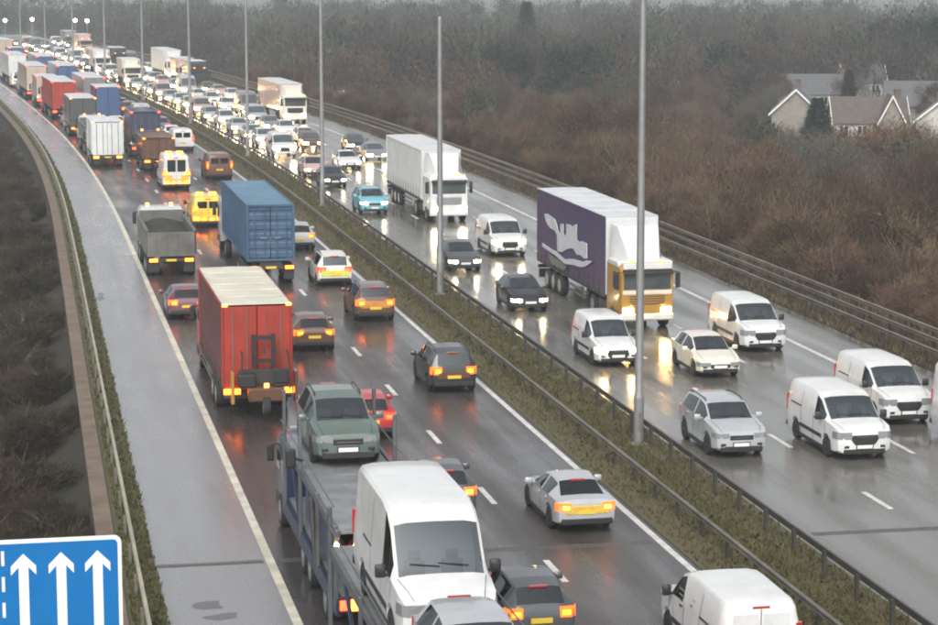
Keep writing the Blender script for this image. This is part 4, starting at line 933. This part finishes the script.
for lat in (B1, B2, B3):
    s = {B1: 211, B2: 206, B3: 256}[lat]
    while s < 480:
        k = fr.choice(['hatch', 'saloon', 'suv', 'mpv', 'custom', 'transit', 'hatch']); c = fr.choice(['white', 'white', 'cream', 'silver', 'grey', 'white', 'black', 'pink'])
        tr = s > 300 and fr.random() < .14
        Lv = lorry('rigid:3.6,8.0').L if tr else vehicle_proto(k).L
        if any(a - 1.5 < s + Lv and s < b + 1.5 for a, b in occ[lat]): s += 2; continue
        l_ = lat + fr.uniform(-.3, .3); hd = 'lamp_warm' if fr.random() < .45 else 'lamp_on'
        if tr: truck('rigid:3.6,8.0', s, l_, False, 'far %s lorry with headlights on in the oncoming queue' % c, 'far_lorry', c, 'p_' + c, 'white_roof', head_=hd, group=FB + ', %s lorries' % c)
        else: car(k, c, s, l_, False, 'far %s %s with headlights on in the oncoming queue' % (c, 'van' if SPEC[k].get('van') else 'car'), head_=hd, group=FB + ', %s %s' % (c, 'vans' if SPEC[k].get('van') else 'cars'))
        s += Lv + fr.uniform(2.5, 6.5)

# ------------------------------------------------------------------ car transporter and its load
def transporter():
    t = thing('car_transporter', 'blue and grey steel car transporter loaded with van and cars', 'lorry', (8.38, 52, 0), 0, GA)
    def part(n_, m, f, parent=None, smooth=False): g = MB(); f(g); return obj(n_, g.mesh(n_, m, smooth), parent or t)
    HW = 1.27
    def unit(y0, y1, dz, cx, posts, tag_):
        for sg in (-1, 1):
            part('upper_deck_track', 'deck_plate', lambda g: g.cbox(*sorted((cx + sg * .40, cx + sg * 1.16)), y0 + .1, y1, dz - .07, dz, .012))
            d = part('deck_edge', 'transporter_steel', lambda g: g.cbox(*sorted((cx + sg * 1.165, cx + sg * HW)), y0, y1, dz - .16, dz + .06, .02))
            part('lower_track', 'deck_plate', lambda g: g.box(*sorted((cx + sg * .38, cx + sg * 1.10)), y0 + .1, y1 - .5, 1.10, 1.20))
            part('side_sill', 'transporter_blue', lambda g: g.cbox(*sorted((cx + sg * 1.12, cx + sg * HW)), y0, y1 - .3, .78, 1.16, .02))
            for k, (y, zt) in enumerate(posts):
                part('deck_post', 'transporter_steel', lambda g: g.cbox(*sorted((cx + sg * (HW - .07), cx + sg * (HW + .03))), y - .06, y + .06, 1.0, zt, .02))
                if k < len(posts) - 1:
                    y2 = posts[k + 1][0]
                    part('brace', 'transporter_blue', lambda g: g.tube([(cx + sg * (HW - .03), y, 1.2), (cx + sg * (HW - .03), (y + y2) / 2, dz - .2)], .05, 6))
            part('hand_rail', 'transporter_steel', lambda g: g.tube([(cx + sg * (HW + .0), y0 + .3, dz + .55), (cx + sg * HW, y1 - .2, dz + .55)], .022, 6))
            part('hydraulic_ram', 'chassis', lambda g: g.tube([(cx + sg * (HW + .02), posts[1][0] + .25, 1.1), (cx + sg * (HW + .02), posts[1][0] + .9, dz - .1)], .06, 8))
        y = y0 + .6
        while y < y1 - .2:
            part('cross_member', 'transporter_steel', lambda g: g.box(cx - 1.16, cx + 1.16, y - .05, y + .05, dz - .13, dz - .072)); y += 1.25
        y = y0 + .12
        while y < y1 - .3:
            part('deck_plate', 'deck_plate', lambda g: g.cbox(cx - .395, cx + .395, y, min(y + 1.2, y1), dz - .068, dz - .03, .008)); y += 1.24
        part('chassis', 'chassis', lambda g: g.box(cx - .5, cx + .5, y0 + .2, y1 - .4, .72, 1.06))
        return cx
    # local y: 0 = 52 m from the camera
    unit(.0, 11.2, 2.80, 0, [(.15, 2.95), (3.4, 3.0), (6.9, 4.2), (10.4, 4.3)], 'front')
    unit(-15.6, -1.7, 2.92, -.42, [(-15.4, 3.1), (-11.2, 3.1), (-6.6, 3.1), (-1.95, 3.9)], 'rear')
    for sg in (-1, 1):
        part('side_panel', 'transporter_blue', lambda g: g.cbox(*sorted((sg * 1.14, sg * 1.22)), 1.2, 6.0, 1.7, 2.60, .02))
        lb = part('lamp_board', 'black_plastic', lambda g: g.cbox(*sorted((sg * .62, sg * 1.24)), -.10, -.01, .88, 1.28, .02))
        part('tail_light', 'tail_red', lambda g: g.cbox(*sorted((sg * 1.00, sg * 1.20)), -.14, -.10, .96, 1.20, .02), lb)
        part('indicator', 'tail_yellow', lambda g: g.cbox(*sorted((sg * .68, sg * .94)), -.14, -.10, .94, 1.22, .02), lb)
        part('marker_lamp', 'lamp_warm', lambda g: g.cbox(*sorted((sg * 1.20, sg * 1.29)), .02, .08, 2.42, 2.52, .01))
    part('cross_bar', 'transporter_steel', lambda g: g.box(-1.2, 1.2, -.02, .12, 1.02, 1.14))
    part('drawbar', 'chassis', lambda g: g.tube([(-.42, -2.2, .8), (-.1, .4, .8)], .10, 8))
    pr = Proto(); cab_parts(pr, 2.30, 11.6, 13.6, .62, 2.6, 'p_navy', None, low='p_navy')
    for y in (12.3, 7.0, 5.6, 2.6):
        for sg in (-1, 1): put_wheel(pr, sg * 1.02, y, .48, .34, True)
    for y in (-8.0, -9.2, -10.4):
        for sg in (-1, 1): put_wheel(pr, -.42 + sg * 1.02, y, .42, .34, True)
    part('access_mirror', 'black_plastic', lambda g: (g.cbox(-1.62, -1.36, 6.9, 7.1, 2.85, 3.35, .04), g.tube([(-1.38, 7, 3.1), (-1.2, 6.7, 3.1)], .03, 6)))
    made = {}
    for i, (n_, me, m, par, lo) in enumerate(pr.parts):
        o = obj(n_, me, made[par] if par is not None else t); o.location = lo; made[i] = o
        if m in ('headlight', 'marker'): o.material_slots[0].link = 'OBJECT'; o.material_slots[0].material = M['lamp_off']
    return t
transporter()
car('transit', 'white', 41.6, 7.86, False, 'tall white panel van carried facing backwards on the transporter', head_='lamp_off', tail='tail_off', z=2.92, near=True)
car('mpv', 'green', 59.0, 8.42, False, 'grey green people carrier on the upper deck of car transporter', head_='lamp_off', tail='tail_off', z=2.80, near=True)
car('hatch', 'silver', 37.05, 7.86, False, 'silver car on rear deck of transporter at bottom edge', head_='lamp_off', tail='tail_off', z=2.92, near=True)
car('hatch', 'red', 52.5, 8.38, True, 'red car on lower deck of transporter under the steel plates', tail='tail_red', z=1.20, near=True)

# ------------------------------------------------------------------ blue lane sign
sg_ = thing('lane_sign', 'blue road sign with white upward arrows and white border', 'road sign', (0, 45, 0))
X0, X1, Z0, Z1 = -1.15, 1.88, 1.3, 4.71
def rrect(x0, x1, z0, z1, r, n=5):
    out = []
    for cx, cz, a in ((x1 - r, z1 - r, 0), (x0 + r, z1 - r, 90), (x0 + r, z0 + r, 180), (x1 - r, z0 + r, 270)):
        out += [(cx + r * math.cos(R(a + 90 * k / n)), cz + r * math.sin(R(a + 90 * k / n))) for k in range(n + 1)]
    return out
g = MB(); g.prism(rrect(X0, X1, Z0, Z1, .14), 'y', 0, .05); obj('border', g.mesh('border', 'sign_white'), sg_)
g = MB(); g.prism(rrect(X0 + .075, X1 - .075, Z0 + .075, Z1 - .075, .09), 'y', -.006, .0); obj('face', g.mesh('face', 'sign_blue'), sg_)
for x in (-.03, .70, 1.41):
    g = MB(); g.prism([(x - .095, Z0 + .4), (x + .095, Z0 + .4), (x + .095, 4.16), (x + .245, 4.00), (x + .245, 4.18), (x, 4.43), (x - .245, 4.18), (x - .245, 4.00), (x - .095, 4.16)], 'y', -.010, -.006); obj('arrow', g.mesh('arrow', 'sign_white'), sg_)
z = 4.5
while z > Z0 + .5:
    g = MB(); g.box(-.455, -.395, -.010, -.006, z - .30, z); obj('lane_dash', g.mesh('lane_dash', 'sign_white'), sg_); z -= .52
for x in (-.7, 1.3):
    g = MB(); g.tube([(x, .12, -6.5), (x, .12, Z1 - .2)], .07, 10); obj('post', g.mesh('post', 'galvanised', True), sg_)
    for z in (1.8, 3.9): g = MB(); g.box(x - .12, x + .12, .05, .13, z - .04, z + .04); obj('clamp', g.mesh('clamp', 'galvanised'), sg_)

# ------------------------------------------------------------------ houses beyond the wood
def house(x, y, rz, w, d, eave, ridge, wall, roof, label, wins=3, gable_white=True, dormer=None, group=None):
    z = hgt(x, y); t = thing('house', label, 'house', (x, y, z - .3), rz, group)
    def part(n_, m, f, parent=None): g = MB(); f(g); return obj(n_, g.mesh(n_, m), parent or t)
    part('wall', wall, lambda g: g.prism([(-d / 2, 0), (d / 2, 0), (d / 2, eave), (0, ridge - .12), (-d / 2, eave)], 'x', -w / 2, w / 2))
    k = .35
    def slope(sg):
        def f(g):
            a = (ridge - eave) / (d / 2); e = d / 2 + k
            g.prism([(0, ridge), (sg * e, ridge - a * e), (sg * e, ridge - a * e + .14), (0, ridge + .14)], 'x', -w / 2 - .3, w / 2 + .3)
        return f
    for sg in (-1, 1): rf = part('roof', roof, slope(sg))
    part('chimney', 'chimney_brick', lambda g: (g.box(w / 2 - 1.2, w / 2 - .4, -.35, .35, ridge - .6, ridge + 1.0), g.box(w / 2 - 1.28, w / 2 - .32, -.43, .43, ridge + .85, ridge + 1.0)), rf)
    if gable_white:
        for sx in (-1, 1):
            for sg in (-1, 1):
                a = (ridge - eave) / (d / 2); e = d / 2 + .38
                part('bargeboard', 'bargeboard', lambda g: g.prism([(0, ridge - .12), (sg * e, ridge - a * e - .12), (sg * e, ridge - a * e + .16), (0, ridge + .16)], 'x', *sorted((sx * (w / 2 + .30), sx * (w / 2 + .38)))))
    def window(cx, cz, side, ww=1.2, hh=1.2):
        sg = -1 if side == 'front' else 1
        yy = -d / 2
        wn = part('window', 'bargeboard', lambda g: g.box(cx - ww / 2, cx + ww / 2, yy - .05, yy + .02, cz, cz + hh))
        for q in (-1, 1): part('pane', 'glass', lambda g: g.box(*sorted((cx + q * .05, cx + q * (ww / 2 - .08))), yy - .075, yy - .045, cz + .08, cz + hh - .08), wn)
        part('sill', 'concrete', lambda g: g.box(cx - ww / 2 - .1, cx + ww / 2 + .1, yy - .16, yy, cz - .1, cz - .004), wn)
    for i in range(wins):
        cx = -w / 2 + w * (i + .5) / wins
        window(cx, eave - 1.6, 'front')
        if i != wins // 2: window(cx, 1.2, 'front')
    dr = part('door', 'p_navy', lambda g: g.box(-.5, .5, -d / 2 - .05, -d / 2 + .02, .3, 2.4)); part('handle', 'chrome', lambda g: g.box(.34, .42, -d / 2 - .09, -d / 2 - .05, 1.2, 1.3), dr)
    if dormer is not None:                                   # cross gable to the front
        cx, gw, gr = dormer
        part('front_gable', 'house_brick', lambda g: g.prism([(cx - gw / 2, 0), (cx + gw / 2, 0), (cx + gw / 2, eave), (cx, gr - .1), (cx - gw / 2, eave)], 'y', -d / 2 - 1.0, 0))
        for sg in (-1, 1):
            part('gable_roof', roof, lambda g: g.prism([(cx, gr), (cx + sg * (gw / 2 + .3), eave - .25), (cx + sg * (gw / 2 + .3), eave - .11), (cx, gr + .14)], 'y', -d / 2 - 1.3, 0))
            part('bargeboard', 'bargeboard', lambda g: g.prism([(cx, gr - .15), (cx + sg * (gw / 2 + .36), eave - .45), (cx + sg * (gw / 2 + .36), eave - .08), (cx, gr + .2)], 'y', -d / 2 - 1.4, -d / 2 - 1.3))
    return t
HG = 'houses beyond the wood'
house(101.0, 264, R(-14), 8.6, 8, 5.2, 7.9, 'house_render', 'roof_tile', 'cream rendered house with brown tiled roof and white gable boards', 4, True, (2.3, 2.8, 8.3), HG)
house(108.0, 259, R(66), 6.0, 5.0, 5.6, 7.6, 'house_render', 'roof_slate', 'pale gable ended house at right edge beside brown roofed house', 2, True, None, HG)
house(98.0, 281, R(69), 8, 6, 5.4, 8.2, 'house_brick', 'roof_slate', 'house with white edged gable behind the dark conifer', 2, True, None, HG)
house(117, 328, R(-10), 10, 8, 5.2, 7.8, 'house_render', 'roof_slate', 'long pale terrace with grey slate roof behind bare trees', 6, False, None, HG)
house(126, 332, R(-12), 6, 7, 6.6, 9.0, 'house_render', 'roof_slate', 'white house with chimney above the brown roofed house', 2, True, None, HG)
house(128, 300, R(-20), 20, 8, 5.0, 8.0, 'house_brick', 'roof_slate', 'grey roofed houses far right behind the cream house', 6, False, None, HG)
house(99, 352, R(10), 6, 6, 5.0, 7.4, 'house_render', 'roof_slate', 'small white house left of the terrace among trees', 2, True, None, HG)
house(92, 392, R(-8), 7, 7, 5.0, 7.4, 'house_render', 'roof_tile', 'far white house alone among the grey trees', 3, True, None, HG)
house(62, 352, R(5), 26, 10, 3.6, 5.2, 'concrete', 'white_roof', 'low pale roofed shed beyond the wooded bank', 5, False, None, HG)

# ------------------------------------------------------------------ distant street lamps, lit
for i, (x, y, z) in enumerate(((-.8, 480, 5.2), (4.57, 480, 5.4), (13.1, 478, 5.2), (15.5, 478, 5.1), (67, 420, 1.9), (98, 420, 1.3))):
    if i < 2: lb = ('far lit street lamp at the left edge above the traffic', 'far lit street lamp second from the left edge')[i]
    elif i < 4: lb = ('left lamp of the far lit pair above the traffic', 'right lamp of the far lit pair above the traffic')[i - 2]
    else: lb = ('small lit lamp among the grey trees left of middle', 'small lit lamp among the trees right of middle')[i - 4]
    b = hgt(x, y); t = thing('street_lamp', lb, 'street lamp', (x, y, b - .2))
    g = MB(); g.tube([(0, 0, 0), (0, 0, z - b)], [.10, .06], 8); obj('post', g.mesh('post', 'galvanised', True), t)
    g = MB(); g.tube([(0, 0, z - b), (0, -.7, z - b + .25)], .05, 6); obj('arm', g.mesh('arm', 'galvanised', True), t)
    rr = .34 if i < 4 else .2
    g = MB(); g.lathe_x([(-rr, rr * .3), (-rr * .6, rr * .8), (0, rr), (rr * .6, rr * .8), (rr, rr * .3)], 10, 0, -.9, z - b + .2); obj('lamp_head', g.mesh('lamp_head', 'street_glow' if i < 4 else 'plate_white', True), t)
# ------------------------------------------------------------------ trees
BPR = [(35.3, -.03), (38.2, -.05), (39.5, -.45), (43, -2.0), (47, -4.0), (52, -6.2), (60, -8.6)]
def ground(x, y):
    s, la = s_lat(x, y); h = hgt(x, y)
    if 35.3 < la < 60: return max(h, float(np.interp(la, [a for a, b in BPR], [b for a, b in BPR])))
    if -14 < la < 2.6: return max(h, float(np.interp(la, [-14, -8, -4, 0, 2.6], [-10, -7.2, -5.3, -3.2, -1.9])))
    return h
def twig_cloud(rg, n, h, spread, zc, zr, wid, ln, clumps, up=.5, leafy=False):
    """n thin blades round clump centres in an egg-shaped crown -> verts, tris"""
    cc = rg.normal(size=(clumps, 3)); cc /= np.linalg.norm(cc, axis=1)[:, None]; cc *= rg.uniform(.25, .95, (clumps, 1)) ** .6
    cc = cc * np.array([spread, spread, zr]) + np.array([0, 0, zc])
    k = rg.integers(0, clumps, n); sz = rg.uniform(.6, 1.3, clumps)[k][:, None]
    b = cc[k] + rg.normal(size=(n, 3)) * np.array([spread, spread, zr]) * .155 * sz
    b[:, 2] = np.maximum(b[:, 2], .05 * h)
    d = b - np.array([0, 0, zc - zr * .8]); d /= np.linalg.norm(d, axis=1)[:, None] + 1e-6
    d = d + rg.normal(size=(n, 3)) * .55 + np.array([0, 0, up]); d /= np.linalg.norm(d, axis=1)[:, None]
    L_ = rg.uniform(.5, 1.3, (n, 1)) * ln
    sd = np.cross(d, rg.normal(size=(n, 3))); sd /= np.linalg.norm(sd, axis=1)[:, None] + 1e-6
    w = rg.uniform(.6, 1.4, (n, 1)) * wid
    if leafy: v = np.stack([b - sd * w, b + sd * w, b + d * L_], 1)
    else: v = np.stack([b - sd * w * .5, b + sd * w * .5, b + d * L_ + sd * w * rg.uniform(-1, 1, (n, 1))], 1)
    return v.reshape(-1, 3)
def tri_mesh(name, v, m):
    n = len(v) // 3; me = bpy.data.meshes.new(name)
    me.vertices.add(len(v)); me.vertices.foreach_set('co', v.astype(np.float32).ravel())
    me.loops.add(n * 3); me.loops.foreach_set('vertex_index', np.arange(n * 3, dtype=np.int32))
    me.polygons.add(n); me.polygons.foreach_set('loop_start', np.arange(0, n * 3, 3, dtype=np.int32))
    me.update(calc_edges=True); me.validate(); me.materials.append(M[m]); return me
def limbs(rg, h, spread, r0, nl=8):
    g = MB(); top = h * .72; pts = [(0, 0, -.4)]; x = y = 0
    for k in range(1, 6):
        x += rg.normal() * h * .012; y += rg.normal() * h * .012; pts.append((x, y, top * k / 5))
    g.tube(pts, [r0 * 1.25, r0, r0 * .85, r0 * .65, r0 * .45, r0 * .2], 7)
    for q in range(nl):
        a = rg.uniform(0, 2 * math.pi); z0 = rg.uniform(.15, .62) * h; ln = spread * rg.uniform(.6, 1.05); u = rg.uniform(.6, 1.2)
        p0 = Vector(np.array([np.interp(z0, [p[2] for p in pts], [p[c] for p in pts]) for c in range(2)] + [z0]))
        dv = Vector((math.cos(a), math.sin(a), u)).normalized(); p1 = p0 + dv * ln * .5; p2 = p1 + (dv + Vector((0, 0, .4))).normalized() * ln * .6
        g.tube([p0, p1, p2], [r0 * .45, r0 * .28, r0 * .1], 5)
        for w in range(2):
            d2 = (dv + Vector(rg.normal(size=3)) * .6).normalized(); g.tube([p1, p1 + d2 * ln * .55], [r0 * .22, r0 * .06], 4)
    return g
TREE = {}
def tree_kind(k, var):
    if (k, var) in TREE: return TREE[(k, var)]
    rg = np.random.default_rng(100 * var + hash_(k))
    if k == 'bare':   h, sp = 9.0, 3.0; c = twig_cloud(rg, 8500, h, sp, h * .58, h * .42, .042, .55, 34, .25); m = 'twig_brown'
    if k == 'grey':   h, sp = 11.0, 3.4; c = twig_cloud(rg, 8500, h, sp, h * .60, h * .40, .05, .6, 34, .25); m = 'twig_grey'
    if k == 'scrub':  h, sp = 4.0, 2.2; c = twig_cloud(rg, 6000, h, sp, h * .45, h * .50, .032, .45, 22, .4); m = 'twig_brown'
    if k == 'rust':   h, sp = 8.0, 3.2; c = twig_cloud(rg, 6500, h, sp, h * .58, h * .42, .06, .45, 26, .2); m = 'twig_rust'
    if k == 'ivy':    h, sp = 10.0, 2.6; c = twig_cloud(rg, 5200, h, sp, h * .52, h * .46, .10, .5, 26, .1, True); m = 'ivy'
    if k == 'conifer':
        h, sp = 9.0, 2.2; n = 3600; z = rg.uniform(.06, 1, n) ** 1.3; a = rg.uniform(0, 2 * np.pi, n); rr = sp * (1 - z) * rg.uniform(.35, 1.0, n) * (1 + .18 * np.sin(z * 46)) + .05
        b = np.stack([rr * np.cos(a), rr * np.sin(a), z * h], 1); d = np.stack([np.cos(a), np.sin(a), rg.uniform(-.6, .3, n)], 1) + rg.normal(size=(n, 3)) * .3
        d /= np.linalg.norm(d, axis=1)[:, None]; sd = np.cross(d, rg.normal(size=(n, 3))); sd /= np.linalg.norm(sd, axis=1)[:, None]
        c = np.stack([b - sd * .09, b + sd * .09, b + d * .55], 1).reshape(-1, 3); m = 'evergreen'
    nl = 3 if k == 'conifer' else 9
    tr = limbs(rg, h, sp * (.3 if k == 'conifer' else 1), .21 if k != 'scrub' else .07, nl)
    TREE[(k, var)] = (tr.mesh('trunk', 'bark', True), tri_mesh('crown', c, m), h)
    return TREE[(k, var)]
def hash_(k): return sum(ord(c) * (i + 3) for i, c in enumerate(k))
NM = {'bare': 'bare_tree', 'grey': 'bare_tree', 'scrub': 'bare_shrub', 'rust': 'russet_tree', 'ivy': 'ivy_clad_tree', 'conifer': 'conifer_tree'}
def tree(k, x, y, h, label, group, var=None, wide=1.0, m=None):
    var = rnd.randrange(4) if var is None else var
    tm, cm_, h0 = tree_kind(k, var); q = h / h0
    t = thing(NM[k], label, 'shrub' if k == 'scrub' else 'tree', (x, y, ground(x, y) - .1), rnd.uniform(0, 6.28), group); t.scale = (q * wide, q * wide, q)
    obj('trunk', tm, t); c = obj('crown', cm_, t)
    if m: c.material_slots[0].link = 'OBJECT'; c.material_slots[0].material = M[m]
tr_ = random.Random(5)
LB = {'scrub': 'bare brown shrub on the bank behind the right guard rails', 'bare': 'bare brown tree in the wood beyond the right bank', 'grey': 'bare grey tree in the wood beyond the right bank', 'ivy': 'dull green ivy clad tree in the wood beyond the bank', 'rust': 'russet tree in the wood beyond the right bank'}
GR = {'scrub': 'shrubs on the right bank', 'bare': 'brown trees in the wood', 'grey': 'grey trees in the wood', 'ivy': 'ivy clad trees in the wood', 'rust': 'russet trees in the wood'}
s = 78
while s < 330:                                               # shrubs on the slope
    for la in (40.4, 43.4, 46.6):
        q = P(s + tr_.uniform(-1.6, 1.6), la + tr_.uniform(-1, 1)); k = 'scrub'
        if s < 200 or la < 42: tree(k, q.x, q.y, tr_.uniform(2.4, 3.6) + (la - 40) * .42, LB[k], GR[k], None, tr_.uniform(1.0, 1.35))
    s += 4.6 if s < 200 else 8
pts = []
def top_limit(x, y):
    """keep the roofs of the houses clear"""
    return 99
n_ = 0
for tries in range(6000):
    if n_ >= 235: break
    y = tr_.uniform(85, 330); la = 49 + (tr_.random() ** 1.1) * 95
    q = P(y, la); x, y = q.x, q.y
    az = math.degrees(math.atan2(x, y)) 
    if az > 25.5 or az < 4: continue
    if any((x - a) ** 2 + (y - b) ** 2 < (3.1 if y < 220 else 4.4) ** 2 for a, b in pts): continue
    d = math.hypot(x, y)
    if 17.2 < az and 232 < d < 345: continue                 # gardens of the houses
    k = tr_.choices(['bare', 'grey', 'ivy', 'rust'], [.64, .20, .07, .09])[0]
    hh = tr_.uniform(4.6, 10.0)
    zmax = 15.8 - d * (.0655 if az > 19.5 else .059 if az > 17 else .05)            # line of sight to the eaves and to the road beyond
    hh = min(hh, zmax - ground(x, y) - tr_.uniform(0, .8))
    if hh < 2.5: continue
    pts.append((x, y)); tree(k, x, y, hh, LB[k], GR[k], None, tr_.uniform(.95, 1.35)); n_ += 1
for (x, y, h, lb) in ((89.5, 249.5, 8.4, 'dark conifer standing in front of the brown roofed house'), (112, 300, 9.5, 'dark conifer between the terrace and the cream house'), (146, 352, 15, 'tall dark conifer at the top right corner'), (96, 430, 17, 'tall dark conifer above the far trees right of middle'), (83, 330, 12, 'dark conifer left of the small white house')):
    tree('conifer', x, y, h, lb, None, None, 1.7 if x == 89.5 else 1.1)
tree('rust', 88, 352, 11, 'russet leaved tree below the far trees left of the houses', None, 0, 1.3)
for (x, y, h, k) in ((84, 286, 7.5, 'bare'), (88, 300, 8, 'grey'), (95, 312, 8, 'bare'), (103, 306, 7.5, 'grey'), (80, 270, 7.2, 'grey'), (109, 283, 6.2, 'bare'), (86, 262, 6.0, 'bare'), (117, 312, 8.5, 'grey'), (96, 268, 5.4, 'grey'), (112, 270, 6.5, 'bare'), (77, 283, 8.0, 'bare'), (91, 281, 6.6, 'bare'), (121, 291, 8.0, 'bare'), (105, 312, 8.6, 'bare'), (82, 308, 9.0, 'ivy'), (116, 340, 10, 'grey'), (130, 345, 10, 'bare'), (108, 345, 10, 'grey')):
    tree(k, x, y, h, 'bare garden tree standing among the houses' if k != 'ivy' else 'dull green garden tree left of the slate roofed house', 'garden trees among the houses' if k != 'ivy' else None, None, 1.15)
for (az, d, h, w, k) in ((12.0, 345, 12.5, 1.3, 0), (13.4, 325, 12.0, 1.5, 1), (14.4, 340, 13.0, 1.4, 2), (15.3, 372, 13.5, 1.3, 0), (17.6, 362, 12.5, 1.5, 3), (18.4, 385, 12.5, 1.4, 1), (9.6, 380, 12.5, 1.4, 2), (10.6, 360, 11.5, 1.5, 3), (21.6, 395, 15, 1.5, 0), (22.4, 385, 14, 1.5, 1), (7.9, 420, 13, 1.4, 1)):
    tree('ivy', d * math.sin(R(az)), d * math.cos(R(az)), h, 'tall dark evergreen tree standing above the far wood', 'tall dark trees in the far wood', k, w, 'evergreen')
# left bank: dark scrub below the viaduct wall
s = 66
while s < 320:
    for la in (.9, -.4, -1.8, -3.6, -6.0):
        if tr_.random() < .9:
            q = P(s + tr_.uniform(-2, 2), la + tr_.uniform(-.6, .6)); tree('scrub', q.x, q.y, tr_.uniform(1.5, 2.3) + (-la) * .22, 'dark bare shrub below the left retaining wall', 'shrubs below the left wall', None, 1.9, 'twig_dark')
    s += 3.6 if s < 160 else 8
# far wood: one mass of trees fading into the haze
rg = np.random.default_rng(3)
def far_wood(name, label, m, count, amin, amax, dmin, dmax, hmin, hmax, leafy=False, nb=640):
    base = [twig_cloud(np.random.default_rng(50 + i), nb, 10, 3.6, 5.6, 4.6, .20 if not leafy else .22, .85, 26, .25, leafy) for i in range(5)]
    trunks = []
    out = []
    c = 0
    while c < count:
        az = R(rg.uniform(amin, amax)); d = dmin + (dmax - dmin) * rg.random() ** 1.4; x, y = d * math.sin(az), d * math.cos(az); s_, la = s_lat(x, y)
        if -9 < la < 50: continue
        if 17.2 < math.degrees(az) and d < 350: continue
        h = rg.uniform(hmin, hmax); v = base[rg.integers(5)].copy() * (h / 10); a = rg.uniform(0, 6.28); ca, sa = math.cos(a), math.sin(a)
        v = np.stack([v[:, 0] * ca - v[:, 1] * sa + x, v[:, 0] * sa + v[:, 1] * ca + y, v[:, 2] + hgt(x, y)], 1); out.append(v)
        tk = np.array([[x - .15, y, hgt(x, y) - 1], [x + .15, y, hgt(x, y) - 1], [x, y, hgt(x, y) + h * .8]]); out.append(tk); c += 1
    o = obj(name, tri_mesh(name, np.concatenate(out), m), None, 'stuff', label, 'trees')
far_wood('far_wood', 'hazy grey mass of bare trees along the horizon', 'twig_grey', 700, -5, 27, 345, 900, 9, 15)
far_wood('far_brown_wood', 'brown mass of bare trees behind the near wood', 'twig_brown', 420, 6, 27, 330, 620, 7, 12)
far_wood('far_green_wood', 'dull green mass of ivy clad trees among the far wood', 'ivy', 170, -4, 27, 350, 800, 9, 14, True)
far_wood('left_wood', 'dark mass of trees and scrub left of the viaduct', 'twig_dark', 260, -32, 1.5, 110, 480, 3, 6)
# grass in the reservation and along the verge
def grass(name, label, m, n, latf, a, b, h):
    s_ = a + (b - a) * rg.random(n) ** 1.8; out = np.zeros((n, 3, 3))
    for i in range(n):
        q = P(s_[i], latf(s_[i]), .03); aa = rg.uniform(0, 6.28); w = rg.uniform(.02, .05); hh = h * rg.uniform(.4, 1.2); dx, dy = rg.normal(size=2) * hh * .5
        out[i] = [(q.x - w * math.cos(aa), q.y - w * math.sin(aa), .02), (q.x + w * math.cos(aa), q.y + w * math.sin(aa), .02), (q.x + dx, q.y + dy, .03 + hh)]
    obj(name, tri_mesh(name, out.reshape(-1, 3), m), None, 'stuff', label, 'grass')
grass('reservation_grass', 'rough green grass growing down the central reservation', 'grass', 26000, lambda s: 17.75 + 3.4 * min(1, max(0, .56 + .2 * rg.normal())), 42, 330, .16)
grass('reservation_dead_grass', 'brown dead grass and weeds in the central reservation', 'dead_grass', 30000, lambda s: 17.7 + 3.45 * rg.random(), 42, 330, .13)
grass('verge_grass', 'green brown grass between left guard rail and hard shoulder', 'grass', 14000, lambda s: vrl(s) + .12 + .85 * rg.random(), 42, 330, .16)
grass('bank_grass', 'brown grass on the verge behind the right guard rails', 'dead_grass', 26000, lambda s: 35.4 + 4.2 * rg.random(), 60, 330, .35)

# ------------------------------------------------------------------ haze
hz = MB(); hz.box(-3100, 3100, -400, 3300, -16, 19.5)
hm = bpy.data.materials.new('haze'); hm.use_nodes = True; n = hm.node_tree.nodes; n.remove(n['Principled BSDF'])
pv = n.new('ShaderNodeVolumePrincipled'); pv.inputs['Color'].default_value = (.86, .93, .97, 1); pv.inputs['Density'].default_value = .00056; pv.inputs['Anisotropy'].default_value = .1
hm.node_tree.links.new(pv.outputs[0], n['Material Output'].inputs['Volume']); M['haze'] = hm
obj('haze', hz.mesh('haze', 'haze'), None, 'stuff', 'thin grey winter haze over the whole motorway', 'haze')
